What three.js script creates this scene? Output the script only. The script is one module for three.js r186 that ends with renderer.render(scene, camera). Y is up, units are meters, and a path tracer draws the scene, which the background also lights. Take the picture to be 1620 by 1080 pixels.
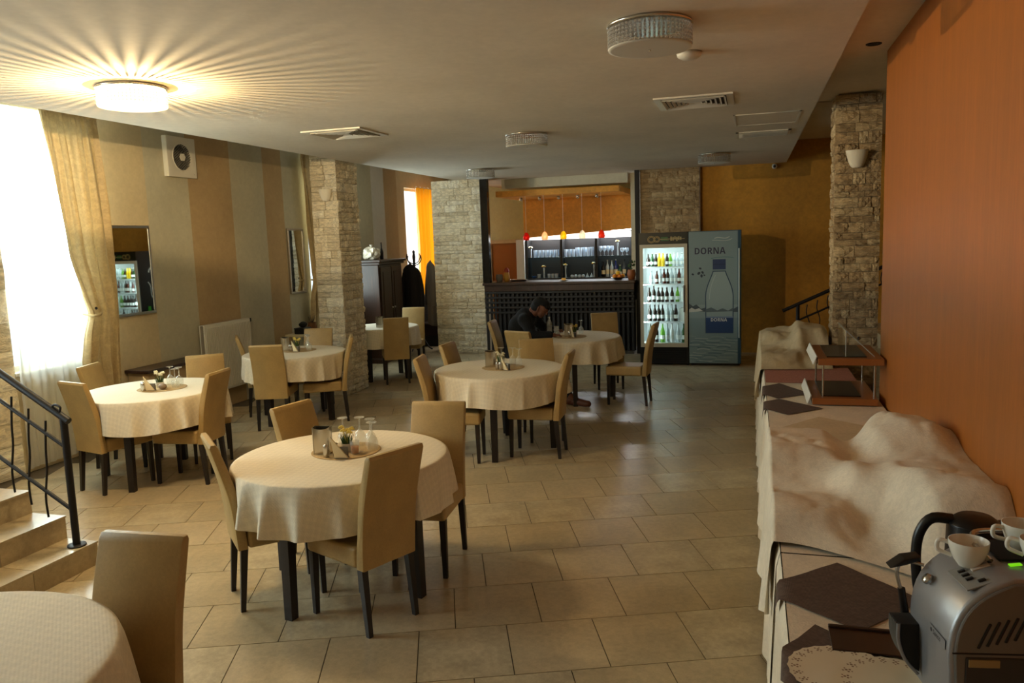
import * as THREE from 'three';
import { RoundedBoxGeometry } from 'three/addons/geometries/RoundedBoxGeometry.js';
import { mergeGeometries, mergeVertices, toCreasedNormals } from 'three/addons/utils/BufferGeometryUtils.js';
import { MarchingCubes } from 'three/addons/objects/MarchingCubes.js';
import { RectAreaLightUniformsLib } from 'three/addons/lights/RectAreaLightUniformsLib.js';
RectAreaLightUniformsLib.init();

// ------------------------------------------------------------------ camera, sky, daylight, exposure
// The room is laid out with X to the right, h up and D away from the camera (three.js z = -D), in metres.
const scene = new THREE.Scene();
const renderer = new THREE.WebGLRenderer({ antialias: true });
renderer.toneMapping = THREE.LinearToneMapping;
renderer.toneMappingExposure = 1.18;
renderer.shadowMap.enabled = true;
const FOCAL = 1263.49;
const camera = new THREE.PerspectiveCamera(2 * Math.atan(540 / FOCAL) * 180 / Math.PI, 1.5, 0.05, 80);
{
  const right = new THREE.Vector3(0.958095, -0.034697, -0.284341), down = new THREE.Vector3(0.002926, -0.9914, 0.130836), ahead = new THREE.Vector3(-0.286435, -0.126185, -0.949754);
  const m = new THREE.Matrix4().makeBasis(right, down.negate(), ahead.negate());
  camera.quaternion.setFromRotationMatrix(m);
  camera.position.set(0, 1.95, 0);
}
scene.background = new THREE.Color(0.86, 0.93, 1.0);
scene.backgroundIntensity = 1.4;
const DAY = new THREE.Color(0.87, 0.95, 1.0);
function daylight(d, h, wide, high, power) {               // the sky in one window opening of the long wall
  const l = new THREE.RectAreaLight(DAY, power, wide, high);
  l.position.set(-6.47, h, -d); l.lookAt(0, h, -d); scene.add(l);
}
daylight(2.2, 2.15, 2.0, 1.9, 11);
daylight(6.03, 2.25, 1.1, 1.85, 32);
daylight(11.15, 2.05, 1.1, 2.0, 9);
daylight(14.9, 2.0, 1.5, 2.0, 8);

// ------------------------------------------------------------------ helpers
let seed = 7;
const rnd = () => { seed = (seed + 0x6d2b79f5) | 0; let t = Math.imul(seed ^ (seed >>> 15), 1 | seed); t = (t + Math.imul(t ^ (t >>> 7), 61 | t)) ^ t; return ((t ^ (t >>> 14)) >>> 0) / 4294967296; };
const rr = (a, b) => a + (b - a) * rnd();
const lerp = (a, b, t) => a + (b - a) * t, clamp = (x, a, b) => Math.min(b, Math.max(a, x));
const smooth = (a, b, x) => { const t = clamp((x - a) / (b - a), 0, 1); return t * t * (3 - 2 * t); };
const V = (X, h, D) => new THREE.Vector3(X, h, -D);
const used = {};
const numbered = (n) => { const k = used[n] = (used[n] ?? -1) + 1; return k ? n + '_' + String(k).padStart(3, '0') : n; };
function tag(o, label, category, group, kind) {
  o.userData.label = label; o.userData.category = category;
  if (group) o.userData.group = group;
  if (kind) o.userData.kind = kind;
  return o;
}
function thing(name, label, category, at = [0, 0, 0], turn = 0, group, kind) {   // at = [X, h, D]; turn = heading in degrees from the far direction towards +X
  const o = new THREE.Group(); o.name = numbered(name); scene.add(o);
  o.position.copy(V(...at)); o.rotation.y = -turn * Math.PI / 180;
  return tag(o, label, category, group, kind);
}
const struct = (name, label, category, at, turn) => thing(name, label, category, at, turn, null, 'structure');
function part(name, geo, mat, parent) { const m = new THREE.Mesh(geo, mat); m.name = name; parent.add(m); return m; }
function copy(o, at, turn, label, group) {
  const c = o.clone(); c.name = numbered(o.name.replace(/_\d{3}$/, '')); c.userData = { ...o.userData }; scene.add(c);
  if (at) c.position.copy(V(...at));
  if (turn !== undefined) c.rotation.y = -turn * Math.PI / 180;
  if (label) c.userData.label = label;
  if (group) c.userData.group = group;
  return c;
}
// geometry
function boxUV(g) {
  const p = g.attributes.position, n = g.attributes.normal, uv = new Float32Array(p.count * 2);
  for (let i = 0; i < p.count; i++) {
    const ax = Math.abs(n.getX(i)), ay = Math.abs(n.getY(i)), az = Math.abs(n.getZ(i));
    if (ax >= ay && ax >= az) { uv[2 * i] = p.getZ(i); uv[2 * i + 1] = p.getY(i); } else if (ay >= az) { uv[2 * i] = p.getX(i); uv[2 * i + 1] = p.getZ(i); } else { uv[2 * i] = p.getX(i); uv[2 * i + 1] = p.getY(i); }
  }
  g.setAttribute('uv', new THREE.BufferAttribute(uv, 2)); return g;
}
const move = (g, x = 0, y = 0, z = 0) => g.translate(x, y, z);
const mbox = (w, h, d) => boxUV(new THREE.BoxGeometry(w, h, d));
const rbox = (w, h, d, r = 0.01, s = 2) => boxUV(new RoundedBoxGeometry(w, h, d, s, Math.min(r, w / 2.01, h / 2.01, d / 2.01)));
const span = (x0, x1, h0, h1, d0, d1) => boxUV(new THREE.BoxGeometry(x1 - x0, h1 - h0, d1 - d0).translate((x0 + x1) / 2, (h0 + h1) / 2, -(d0 + d1) / 2));
const rspan = (x0, x1, h0, h1, d0, d1, r = 0.008) => boxUV(rbox(x1 - x0, h1 - h0, d1 - d0, r).translate((x0 + x1) / 2, (h0 + h1) / 2, -(d0 + d1) / 2));
const lathe = (pts, seg = 20) => new THREE.LatheGeometry(pts.map(([x, y]) => new THREE.Vector2(x, y)), seg);
function bar(a, b, r0, r1 = r0, seg = 8) {
  const d = b.clone().sub(a), g = new THREE.CylinderGeometry(r1, r0, d.length(), seg);
  g.applyQuaternion(new THREE.Quaternion().setFromUnitVectors(new THREE.Vector3(0, 1, 0), d.clone().normalize()));
  return g.translate((a.x + b.x) / 2, (a.y + b.y) / 2, (a.z + b.z) / 2);
}
const tube = (pts, r, seg = 24, rad = 8, closed = false) => new THREE.TubeGeometry(new THREE.CatmullRomCurve3(pts, closed), seg, r, rad, closed);
function prism(a, b, wa, da, wb, db) {                      // square bar that tapers from a to b
  const q = [[-1, -1], [1, -1], [1, 1], [-1, 1]], pos = [];
  const A = q.map(([i, j]) => [a[0] + i * wa / 2, a[1], a[2] + j * da / 2]), B = q.map(([i, j]) => [b[0] + i * wb / 2, b[1], b[2] + j * db / 2]);
  const quad = (p, r, s, t) => pos.push(...p, ...r, ...s, ...p, ...s, ...t);
  for (let i = 0; i < 4; i++) { const j = (i + 1) % 4; quad(A[i], B[i], B[j], A[j]); }
  quad(B[0], B[3], B[2], B[1]); quad(A[0], A[1], A[2], A[3]);
  const g = new THREE.BufferGeometry(); g.setAttribute('position', new THREE.Float32BufferAttribute(pos, 3)); g.computeVertexNormals();
  return boxUV(g);
}
function gridGeo(nu, nv, f, uvf, wrap) {
  const pos = [], uv = [], idx = [];
  for (let j = 0; j <= nv; j++) for (let i = 0; i <= nu; i++) { const u = i / nu, v = j / nv; pos.push(...f(u, v)); uv.push(...(uvf ? uvf(u, v) : [u, v])); }
  for (let j = 0; j < nv; j++) for (let i = 0; i < nu; i++) { const a = j * (nu + 1) + i, b = a + 1, c = a + nu + 1, d = c + 1; idx.push(a, b, d, a, d, c); }
  const g = new THREE.BufferGeometry(); g.setAttribute('position', new THREE.Float32BufferAttribute(pos, 3)); g.setAttribute('uv', new THREE.Float32BufferAttribute(uv, 2)); g.setIndex(idx); g.computeVertexNormals();
  if (wrap) { const n = g.attributes.normal; for (let j = 0; j <= nv; j++) { const a = j * (nu + 1), b = a + nu, s = [n.getX(a) + n.getX(b), n.getY(a) + n.getY(b), n.getZ(a) + n.getZ(b)], l = Math.hypot(...s) || 1; n.setXYZ(a, s[0] / l, s[1] / l, s[2] / l); n.setXYZ(b, s[0] / l, s[1] / l, s[2] / l); } }
  return g;
}
function extrude(pts, depth, bevel = 0.005, seg = 2, curve = 6) {   // outline in x, y; thickness along z, centred
  const s = pts instanceof THREE.Shape ? pts : new THREE.Shape(pts.map(([x, y]) => new THREE.Vector2(x, y)));
  const g = new THREE.ExtrudeGeometry(s, { depth: depth - 2 * bevel, bevelEnabled: bevel > 0, bevelThickness: bevel, bevelSize: bevel, bevelOffset: -bevel, bevelSegments: seg, curveSegments: curve });
  g.translate(0, 0, -(depth - 2 * bevel) / 2); return boxUV(toCreasedNormals(g, 0.6));
}
const flat = (list) => mergeGeometries(list.map((g) => { const n = g.index ? g.toNonIndexed() : g; for (const k of Object.keys(n.attributes)) if (!['position', 'normal', 'uv'].includes(k)) n.deleteAttribute(k); return n; }));
const across = (g) => g.rotateY(Math.PI / 2);

// textures
function lattice(f, s) { const r = []; let q = s * 9301 + 49297; for (let i = 0; i < f * f; i++) { q = (Math.imul(q, 1664525) + 1013904223) >>> 0; r.push(q / 4294967296); } return r; }
const lat = {};
function noise(u, v, fu, fv = fu, s = 1) {                  // periodic value noise
  const k = fu + '_' + fv + '_' + s, L = lat[k] ??= lattice(Math.max(fu, fv), s), F = Math.max(fu, fv);
  const x = u * fu, y = v * fv, i = Math.floor(x), j = Math.floor(y), a = x - i, b = y - j, sa = a * a * (3 - 2 * a), sb = b * b * (3 - 2 * b);
  const g = (p, q) => L[(((q % fv) + fv) % fv) * F + (((p % fu) + fu) % fu)];
  return lerp(lerp(g(i, j), g(i + 1, j), sa), lerp(g(i, j + 1), g(i + 1, j + 1), sa), sb);
}
function tex(n, f, repeat = 1, srgb = true) {
  const d = new Uint8Array(n * n * 4);
  for (let y = 0; y < n; y++) for (let x = 0; x < n; x++) { const c = f(x / n, y / n), o = (y * n + x) * 4; for (let k = 0; k < 3; k++) d[o + k] = clamp(Array.isArray(c) ? c[k] : c, 0, 255); d[o + 3] = 255; }
  const t = new THREE.DataTexture(d, n, n, THREE.RGBAFormat); t.wrapS = t.wrapT = THREE.RepeatWrapping; t.magFilter = THREE.LinearFilter; t.minFilter = THREE.LinearMipmapLinearFilter; t.generateMipmaps = true;
  t.repeat.set(repeat, repeat); if (srgb) t.colorSpace = THREE.SRGBColorSpace; t.needsUpdate = true; return t;
}
const tint = (c, k) => c.map((x) => x * k);
const std = (o) => new THREE.MeshStandardMaterial(o), phys = (o) => new THREE.MeshPhysicalMaterial(o);
function canvasTex(w, h, draw) {
  const c = document.createElement('canvas'); c.width = w; c.height = h; draw(c.getContext('2d'), w, h);
  const t = new THREE.CanvasTexture(c); t.colorSpace = THREE.SRGBColorSpace; return t;
}
const grainBump = tex(256, (u, v) => 255 * (0.5 * noise(u, v, 64) + 0.5 * noise(u, v, 128, 128, 2)), 4, false);
const rockBump = tex(256, (u, v) => 255 * (0.45 * noise(u, v, 6, 12) + 0.35 * noise(u, v, 20, 40, 2) + 0.2 * noise(u, v, 64, 64, 3)), 1, false);
const speck = (base, amp, fine = 0.5) => (u, v) => tint(base, 1 + amp * ((noise(u, v, 5) - 0.5) + fine * (noise(u, v, 40, 40, 2) - 0.5) + fine * (noise(u, v, 110, 110, 3) - 0.5)));
const M = {};
M.ceiling = std({ map: tex(256, speck([214, 203, 184], 0.05), 0.5), roughness: 0.95 });
M.plasterPale = std({ map: tex(256, speck([206, 200, 178], 0.06), 0.5), roughness: 0.9, bumpMap: grainBump, bumpScale: 0.0006 });
M.plasterGreen = std({ map: tex(256, speck([206, 206, 160], 0.06), 0.5), roughness: 0.9 });
M.stripeBeige = std({ map: tex(256, speck([203, 186, 150], 0.07), 0.5), roughness: 0.85 });
M.stripeGreen = std({ map: tex(256, speck([192, 186, 162], 0.07), 0.5), roughness: 0.85 });
M.stripeBrown = std({ map: tex(256, speck([184, 158, 118], 0.07), 0.5), roughness: 0.85 });
M.stripeWhite = std({ map: tex(256, speck([214, 212, 205], 0.05), 0.5), roughness: 0.85 });
M.ochre = std({ map: tex(256, speck([186, 134, 48], 0.16), 0.4), roughness: 0.8 });
M.barOrange = std({ map: tex(256, speck([224, 158, 64], 0.14), 0.6), roughness: 0.6 });
M.veneer = std({ map: tex(512, (u, v) => { const s = noise(u, v, 90, 3) * 0.35 + noise(u, v, 30, 2, 2) * 0.3 + noise(u, v, 6, 3, 3) * 0.25 + noise(u, v, 200, 24, 4) * 0.4; return tint([164, 94, 29], 0.90 + 0.13 * s); }, 0.7), roughness: 0.42 });
M.grout = std({ color: '#5b5040', roughness: 0.95 });
const tileTex = (s) => tex(256, (u, v) => tint([194, 176, 142], 0.95 + 0.10 * (noise(u, v, 4, 4, s) - 0.5) + 0.08 * (noise(u, v, 24, 24, s + 1) - 0.5) + 0.06 * (noise(u, v, 90, 90, s + 2) - 0.5)), 2);
M.tiles = [11, 21, 31].map((s, i) => std({ map: tileTex(s), roughness: 0.26 + 0.02 * i, color: ['#ffffff', '#f7f4ee', '#fbf8f4'][i] }));
const rockTex = (c, s) => tex(128, (u, v) => tint(c, 1 + 0.20 * (noise(u, v, 4, 8, s) - 0.5) + 0.12 * (noise(u, v, 24, 24, s + 1) - 0.5)));
M.rocks = [[234, 222, 194], [226, 212, 182], [240, 230, 206], [216, 202, 172]].map((c, i) => std({ map: rockTex(c, 40 + i * 3), roughness: 0.92, bumpMap: rockBump, bumpScale: 0.008 }));
M.rocksWarm = [[196, 170, 130], [186, 158, 118], [204, 180, 140], [176, 150, 112]].map((c, i) => std({ map: rockTex(c, 60 + i * 3), roughness: 0.92, bumpMap: rockBump, bumpScale: 0.008 }));
M.mortar = std({ color: '#9c8d6f', roughness: 1 });
const leatherMap = tex(256, speck([174, 145, 92], 0.06, 0.7), 3);
M.leather = std({ map: leatherMap, roughness: 0.5, bumpMap: grainBump, bumpScale: 0.0004 });
M.legWood = std({ color: '#1c130e', roughness: 0.45 });
M.darkWood = std({ map: tex(256, (u, v) => tint([48, 28, 18], 0.8 + 0.5 * noise(u, v, 60, 3) * noise(u, v, 9, 2, 2) + 0.2 * noise(u, v, 140, 9, 4)), 1.5), roughness: 0.32 });
M.blackWood = std({ color: '#0d0908', roughness: 0.6 });
const weaveBump = tex(256, (u, v) => 128 + 100 * Math.sin(u * 2 * Math.PI * 32) * Math.sin(v * 2 * Math.PI * 32) + 20 * (noise(u, v, 128) - 0.5), 2, false);
const clothTex = (c) => tex(512, (u, v) => { const a = Math.sin(u * 2 * Math.PI * 22), b = Math.sin(v * 2 * Math.PI * 22); return tint(c, 1 + 0.018 * ((a > 0.2 ? 1 : 0) + (b > 0.2 ? 1 : 0) - 1) + 0.03 * (noise(u, v, 6) - 0.5) + 0.04 * (noise(u, v, 180, 180, 3) - 0.5)); }, 1.2);
M.cloth = phys({ map: clothTex([226, 214, 190]), roughness: 0.72, sheen: 0.25, sheenRoughness: 0.5, bumpMap: weaveBump, bumpScale: 0.0008, side: THREE.DoubleSide });
M.clothPlain = std({ map: tex(256, speck([226, 214, 192], 0.06, 0.8), 2), roughness: 0.92, bumpMap: grainBump, bumpScale: 0.001, side: THREE.DoubleSide });
M.clothCream = std({ map: tex(256, speck([205, 186, 150], 0.06, 0.8), 2), roughness: 0.9, bumpMap: grainBump, bumpScale: 0.0008, side: THREE.DoubleSide });
M.matBrown = std({ map: tex(256, (u, v) => { const k = ((Math.floor(u * 64) + Math.floor(v * 64)) % 2) ? 1 : 0.72; return tint([98, 78, 66], k * (0.95 + 0.2 * noise(u, v, 20))); }, 5), roughness: 0.95, side: THREE.DoubleSide });
M.matRose = std({ map: tex(256, (u, v) => tint([196, 128, 106], 0.9 + 0.1 * Math.sin(v * 2 * Math.PI * 24) + 0.2 * (noise(u, v, 60) - 0.5)), 4), roughness: 0.95 });
M.placemat = std({ map: tex(128, speck([178, 150, 104], 0.12, 1), 4), roughness: 0.85 });
M.brocade = phys({ map: tex(512, (u, v) => { const a = Math.sin(2 * Math.PI * (u * 4 + 0.25 * Math.sin(2 * Math.PI * v * 6))) * Math.cos(2 * Math.PI * v * 5); return tint([192, 168, 122], 0.96 + 0.045 * smooth(0.1, 0.4, a) + 0.08 * (noise(u, v, 90) - 0.5)); }, 1.0), roughness: 0.5, sheen: 0.4, sheenRoughness: 0.4, side: THREE.DoubleSide, transmission: 0.05, thickness: 0 });
M.sheer = phys({ color: '#f4f6f4', roughness: 0.78, transmission: 0.72, thickness: 0, side: THREE.DoubleSide });
M.orangeCurtain = phys({ color: '#dc8c12', roughness: 0.95, transmission: 0.4, thickness: 0, side: THREE.DoubleSide });
M.whitePaint = std({ color: '#ddd8cb', roughness: 0.5 });
M.whiteMetal = std({ color: '#d8d3c6', roughness: 0.4 });
M.chrome = std({ color: '#c9c6c0', metalness: 1, roughness: 0.22 });
M.steel = std({ color: '#b9b6ae', metalness: 1, roughness: 0.28 });
M.iron = std({ color: '#171415', roughness: 0.5, metalness: 0.3 });
M.black = std({ color: '#0d0d0e', roughness: 0.35 });
M.blackMatte = std({ color: '#141312', roughness: 0.8 });
M.mirror = std({ color: '#d4d8d4', metalness: 1, roughness: 0.02 });
M.glass = phys({ color: '#f4faf8', roughness: 0.03, transmission: 1, thickness: 0, ior: 1.5, side: THREE.DoubleSide });
M.tableGlass = phys({ color: '#fbfdfc', roughness: 0.04, transmission: 0.84, thickness: 0, ior: 1.7, side: THREE.DoubleSide });
M.crystal = phys({ color: '#f0eee8', roughness: 0.04, transmission: 0.75, thickness: 0.01, ior: 1.6 });
M.frosted = phys({ color: '#dcd8cc', roughness: 0.7, transmission: 0.35, thickness: 0 });
M.napkin = std({ color: '#d9c9a4', roughness: 0.9, side: THREE.DoubleSide });
M.leaf = std({ color: '#3d5a28', roughness: 0.7, side: THREE.DoubleSide });
M.flower = std({ color: '#e6cf6a', roughness: 0.8 });
M.flowerWhite = std({ color: '#ebe4c4', roughness: 0.8 });
M.ceramic = std({ color: '#e4dfd2', roughness: 0.2 });
M.grey = std({ color: '#6f6b63', roughness: 0.7 });

// ------------------------------------------------------------------ the setting
// floor: tiles laid 21.6 degrees off the walls, each course shifted
{
  const f = struct('floor', 'beige ceramic tile floor laid at an angle in shifted courses', 'floor');
  part('grout_bed', span(-6.5, 3.6, -0.12, -0.004, -1.6, 16.7), M.grout, f);
  const A = 21.6 * Math.PI / 180, ca = Math.cos(A), sa = Math.sin(A), PU = 0.443, PV = 0.478, all = [];
  for (let k = -14; k < 40; k++) for (let j = -22; j < 30; j++) {
    const u = 0.245 + 0.184 * k + PU * j + PU / 2 - 0.443 * Math.floor(0.184 * k / 0.443), v = 3.385 + PV * k + PV / 2;
    const X = u * ca - v * sa, D = u * sa + v * ca;
    if (X < -6.2 || X > 3.3 || D < -1.3 || D > 16.3) continue;
    if (X < -4.2 && D < 3.5) continue;
    all.push([X, D]);
  }
  const inView = ([X, D]) => { const z = 0.9498 * D - 0.2864 * X + 0.1262 * 1.95, x = 0.958 * X + 0.2843 * D + 0.0347 * 1.95; return z > 0.6 && Math.abs(x / z) < 0.72 && X < 0.6 && D < 10.6; };
  const g = rbox(PU - 0.005, 0.012, PV - 0.005, 0.002, 1).translate(0, -0.006, 0);
  const tile = new THREE.BoxGeometry(PU - 0.005, 0.01, PV - 0.005).translate(0, -0.005, 0);
  const near = all.filter(inView).sort((a, b) => a[1] - b[1]).slice(0, 300), set = new Set(near), rest = [];
  const tg = boxUV(tile.clone());
  near.forEach(([X, D], i) => { const m = part('tile', tg, M.tiles[(i * 7 + (i >> 2)) % 3], f); m.position.set(X, 0, -D); m.rotation.y = A; });
  for (const c of all) if (!set.has(c)) { const q = tg.clone().rotateY(A).translate(c[0], 0, -c[1]); rest.push(q); }
  part('tiles', flat(rest), M.tiles[0], f).userData.kind = 'stuff';
}
// ceilings: a lowered slab over the dining room, higher strips beside it
{
  const c = struct('ceiling', 'lowered cream plaster ceiling over the dining room', 'ceiling');
  const holes = [[-3.91, -3.41, 6.70, 7.20], [-0.685, -0.185, 6.50, 7.00], [-0.13, 0.37, 9.08, 9.47]], cut = (k, a, b) => [...new Set([a, b, ...holes.flatMap((q) => [q[k], q[k + 1]])])].sort((p, q) => p - q), xs = cut(0, -4.9, 0.525), ds = cut(2, -1.6, 13.5), cells = [];
  for (let i = 0; i < xs.length - 1; i++) for (let j = 0; j < ds.length - 1; j++) { const x = (xs[i] + xs[i + 1]) / 2, d = (ds[j] + ds[j + 1]) / 2; if (!holes.some((q) => x > q[0] && x < q[1] && d > q[2] && d < q[3])) cells.push(span(xs[i], xs[i + 1], 3.0, 3.1, ds[j], ds[j + 1])); }
  part('slab', flat(cells), M.ceiling, c);
  const u = struct('ceiling', 'higher plaster ceiling strips beside the lowered slab', 'ceiling');
  part('side_strip', span(-6.5, -4.5, 3.45, 3.6, -1.6, 16.7), M.ceiling, u);
  part('side_strip', span(0.4, 3.6, 3.115, 3.25, -1.6, 8.15), M.ceiling, u);
  part('stair_ceiling', span(0.4, 3.6, 3.33, 3.45, 8.15, 13.6), M.ceiling, u);
  part('upper_ceiling', span(-4.5, 0.4, 3.45, 3.6, -1.6, 16.7), M.ceiling, u);
  part('bar_ceiling', span(-4.9, -1.6, 3.0, 3.1, 13.5, 16.7), M.ceiling, u);
  part('bar_edge', span(0.4, 0.525, 3.1, 3.46, -1.6, 16.7), M.ceiling, u);
  part('strip_end', span(0.525, 3.6, 3.115, 3.45, 8.1, 8.15), M.ceiling, u);
}
// long left wall with four windows
const OPEN = [[1.2, 3.2, 1.2, 3.1], [5.48, 6.58, 0.92, 3.2], [10.6, 11.7, 1.05, 3.1], [14.15, 15.65, 1.0, 3.0]];
{
  const w = struct('wall_left', 'long wall with broad painted stripes and tall windows', 'wall');
  const bands = [[-1.6, 5.45, 'stripeBeige'], [5.45, 7.325, 'stripeBeige'], [7.325, 8.02, 'stripeGreen'], [8.02, 8.83, 'stripeBrown'], [8.83, 9.55, 'stripeGreen'], [9.55, 10.0, 'stripeBrown'], [10.0, 12.77, 'stripeGreen'], [12.77, 13.27, 'stripeWhite'], [13.27, 13.81, 'stripeBrown'], [13.81, 16.7, 'stripeBeige']];
  for (const [a, b, m] of bands) {
    let at = a;
    const gs = [];
    for (const [o0, o1, h0, h1] of OPEN) {
      if (o1 <= a || o0 >= b) continue;
      if (o0 > at) gs.push(span(-6.55, -6.3, 0, 3.5, at, o0));
      gs.push(span(-6.55, -6.3, 0, h0, o0, o1), span(-6.55, -6.3, h1, 3.5, o0, o1)); at = o1;
    }
    if (at < b) gs.push(span(-6.55, -6.3, 0, 3.5, at, b));
    part('stripe', flat(gs), M[m], w);
  }
  OPEN.forEach(([o0, o1, h0, h1], i) => {
    const t = struct('window_' + (i + 1), ['tall window beside the entrance steps', 'bright window behind the sheer curtain', 'window beyond the mirror behind the stone pillar', 'bright window behind the orange curtain'][i], 'window');
    const F = 0.05, x0 = -6.44, x1 = -6.38, mid = (o0 + o1) / 2;
    part('window_frame', flat([span(x0, x1, h0, h0 + F, o0, o1), span(x0, x1, h1 - F, h1, o0, o1), span(x0, x1, h0 + F, h1 - F, o0, o0 + F), span(x0, x1, h0 + F, h1 - F, o1 - F, o1), span(x0, x1, h0 + F, h1 - F, mid - F / 2, mid + F / 2)]), M.whitePaint, t);
    for (const [a, b] of [[o0 + F, mid - F / 2], [mid + F / 2, o1 - F]]) part('pane', span(-6.412, -6.408, h0 + F, h1 - F, a, b), M.glass, t);
    part('window_sill', rspan(-6.36, -6.27, h0 - 0.03, h0, o0 - 0.02, o1 + 0.02, 0.006), M.whitePaint, t);
  });
  const p = struct('wall_front', 'plain wall behind the viewpoint', 'wall'); part('wall_panel', span(-6.5, 3.6, 0, 3.6, -1.7, -1.6), M.plasterPale, p);
}
// right: orange veneered partition, then the open stair hall
{
  const w = struct('wall_right', 'orange-brown veneered partition wall behind the buffet', 'wall');
  part('veneer_panel', span(0.87, 1.0, 0, 3.115, -1.6, 6.04), M.veneer, w);
  const b = struct('wall_back', 'ochre painted wall behind the drinks fridges and stairs', 'wall');
  part('wall_panel', span(-0.79, 3.6, 0, 3.45, 13.4, 13.55), M.ochre, b);
  const s = struct('wall_stair', 'plain ochre wall closing the stair hall', 'wall');
  part('wall_panel', span(3.3, 3.45, 0, 3.45, -1.6, 13.5), M.ochre, s);
  const e = struct('wall_far', 'pale plaster wall closing the far end of the dining room', 'wall');
  part('wall_panel', span(-6.5, -1.6, 0, 3.6, 16.55, 16.7), M.plasterGreen, e);
  const q = struct('wall_bar', 'pale green side wall of the bar niche', 'wall');
  part('wall_panel', span(-1.96, -1.82, 0, 3.0, 13.76, 16.54), M.plasterPale, q);
}
// split-face stone
const rockGeos = [];
for (let k = 0; k < 7; k++) {
  const nx = 4, ny = 3, P = [], pos = [], z = (i, j) => (i === 0 || j === 0 || i === nx || j === ny ? 0.45 + 0.3 * rnd() : 0.62 + 0.38 * rnd());
  for (let j = 0; j <= ny; j++) for (let i = 0; i <= nx; i++) P.push([i / nx - 0.5, j / ny - 0.5, z(i, j)]);
  const at = (i, j) => P[j * (nx + 1) + i], tri = (a, b, c) => pos.push(...a, ...b, ...c);
  for (let j = 0; j < ny; j++) for (let i = 0; i < nx; i++) { if ((i + j + k) % 2) { tri(at(i, j), at(i + 1, j), at(i + 1, j + 1)); tri(at(i, j), at(i + 1, j + 1), at(i, j + 1)); } else { tri(at(i, j), at(i + 1, j), at(i, j + 1)); tri(at(i + 1, j), at(i + 1, j + 1), at(i, j + 1)); } }
  const rim = [];
  for (let i = 0; i < nx; i++) rim.push(at(i, 0)); for (let j = 0; j < ny; j++) rim.push(at(nx, j)); for (let i = nx; i > 0; i--) rim.push(at(i, ny)); for (let j = ny; j > 0; j--) rim.push(at(0, j));
  for (let i = 0; i < rim.length; i++) { const a = rim[i], b = rim[(i + 1) % rim.length], a0 = [a[0], a[1], 0], b0 = [b[0], b[1], 0]; tri(a0, b0, b); tri(a0, b, a); }
  const g = new THREE.BufferGeometry(); g.setAttribute('position', new THREE.Float32BufferAttribute(pos, 3)); g.computeVertexNormals(); boxUV(g);
  rockGeos.push(g);
}
// stones on a face: origin = lower corner (X, h, D), along = unit step in (X, D), out = outward step in (X, D)
function cladding(parent, X, h0, D, along, out, W, H, rows = [0.09, 0.19], lens = [0.16, 0.42], deep = 0.03, tones = M.rocks) {
  let y = h0;
  while (y < h0 + H - 0.02) {
    let rh = rr(...rows); if (h0 + H - y - rh < rows[0] * 0.7) rh = h0 + H - y;
    let s = 0;
    while (s < W - 0.01) {
      let L = rr(...lens); if (W - s - L < lens[0] * 0.6) L = W - s;
      const m = part('stone', rockGeos[Math.floor(rnd() * 7)], tones[Math.floor(rnd() * 4)], parent);
      m.scale.set(L - 0.004, rh - 0.004, deep * rr(0.75, 1.25));
      m.position.set(X + along[0] * (s + L / 2), y + rh / 2, -(D + along[1] * (s + L / 2)));
      m.rotation.y = Math.atan2(out[0], -out[1]);
      s += L;
    }
    y += rh;
  }
}
{
  const w = struct('wall_stone', 'rough split stone cladding beside the sheer-curtained window', 'wall');
  part('backing', span(-6.3, -6.285, 0, 3.45, 3.0, 5.44), M.mortar, w);
  cladding(w, -6.285, 0, 4.1, [0, 1], [1, 0], 1.34, 3.4, [0.10, 0.30], [0.35, 0.8], 0.045);
  const a = struct('pillar', 'freestanding stone pillar with a small plaster sconce near the gold curtain', 'pillar');
  part('core', span(-5.40, -5.08, 0, 3.44, 9.29, 9.84), M.mortar, a);
  cladding(a, -5.42, 0, 9.29, [1, 0], [0, -1], 0.37, 3.4, [0.05, 0.12], [0.07, 0.22], 0.045);
  cladding(a, -5.08, 0, 9.27, [0, 1], [1, 0], 0.57, 3.4, [0.05, 0.12], [0.07, 0.22], 0.045);
  const b = struct('pillar', 'broad pale stone column beside the bar counter', 'pillar');
  part('core', span(-5.30, -4.43, 0, 3.0, 13.15, 13.6), M.mortar, b);
  cladding(b, -5.33, 0, 13.15, [1, 0], [0, -1], 0.91, 3.0, [0.055, 0.13], [0.09, 0.26], 0.045);
  const c = struct('pillar', 'stone pillar with white sconce at the end of the buffet', 'pillar');
  part('core', span(0.735, 1.06, 0, 3.112, 7.73, 8.08), M.mortar, c);
  cladding(c, 0.705, 0, 7.73, [1, 0], [0, -1], 0.38, 3.1, [0.05, 0.11], [0.07, 0.2], 0.04, M.rocksWarm);
  cladding(c, 0.735, 0, 8.08, [0, -1], [-1, 0], 0.37, 3.1, [0.05, 0.11], [0.07, 0.2], 0.04, M.rocksWarm);
  const d = struct('wall_stone', 'stone clad wall above the glass-door fridge', 'wall');
  part('backing', span(-1.74, -0.80, 0, 3.0, 13.3, 13.6), M.mortar, d);
  cladding(d, -1.74, 1.7, 13.3, [1, 0], [0, -1], 0.95, 1.3, [0.05, 0.12], [0.08, 0.24], 0.04, M.rocksWarm);
}
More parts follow.
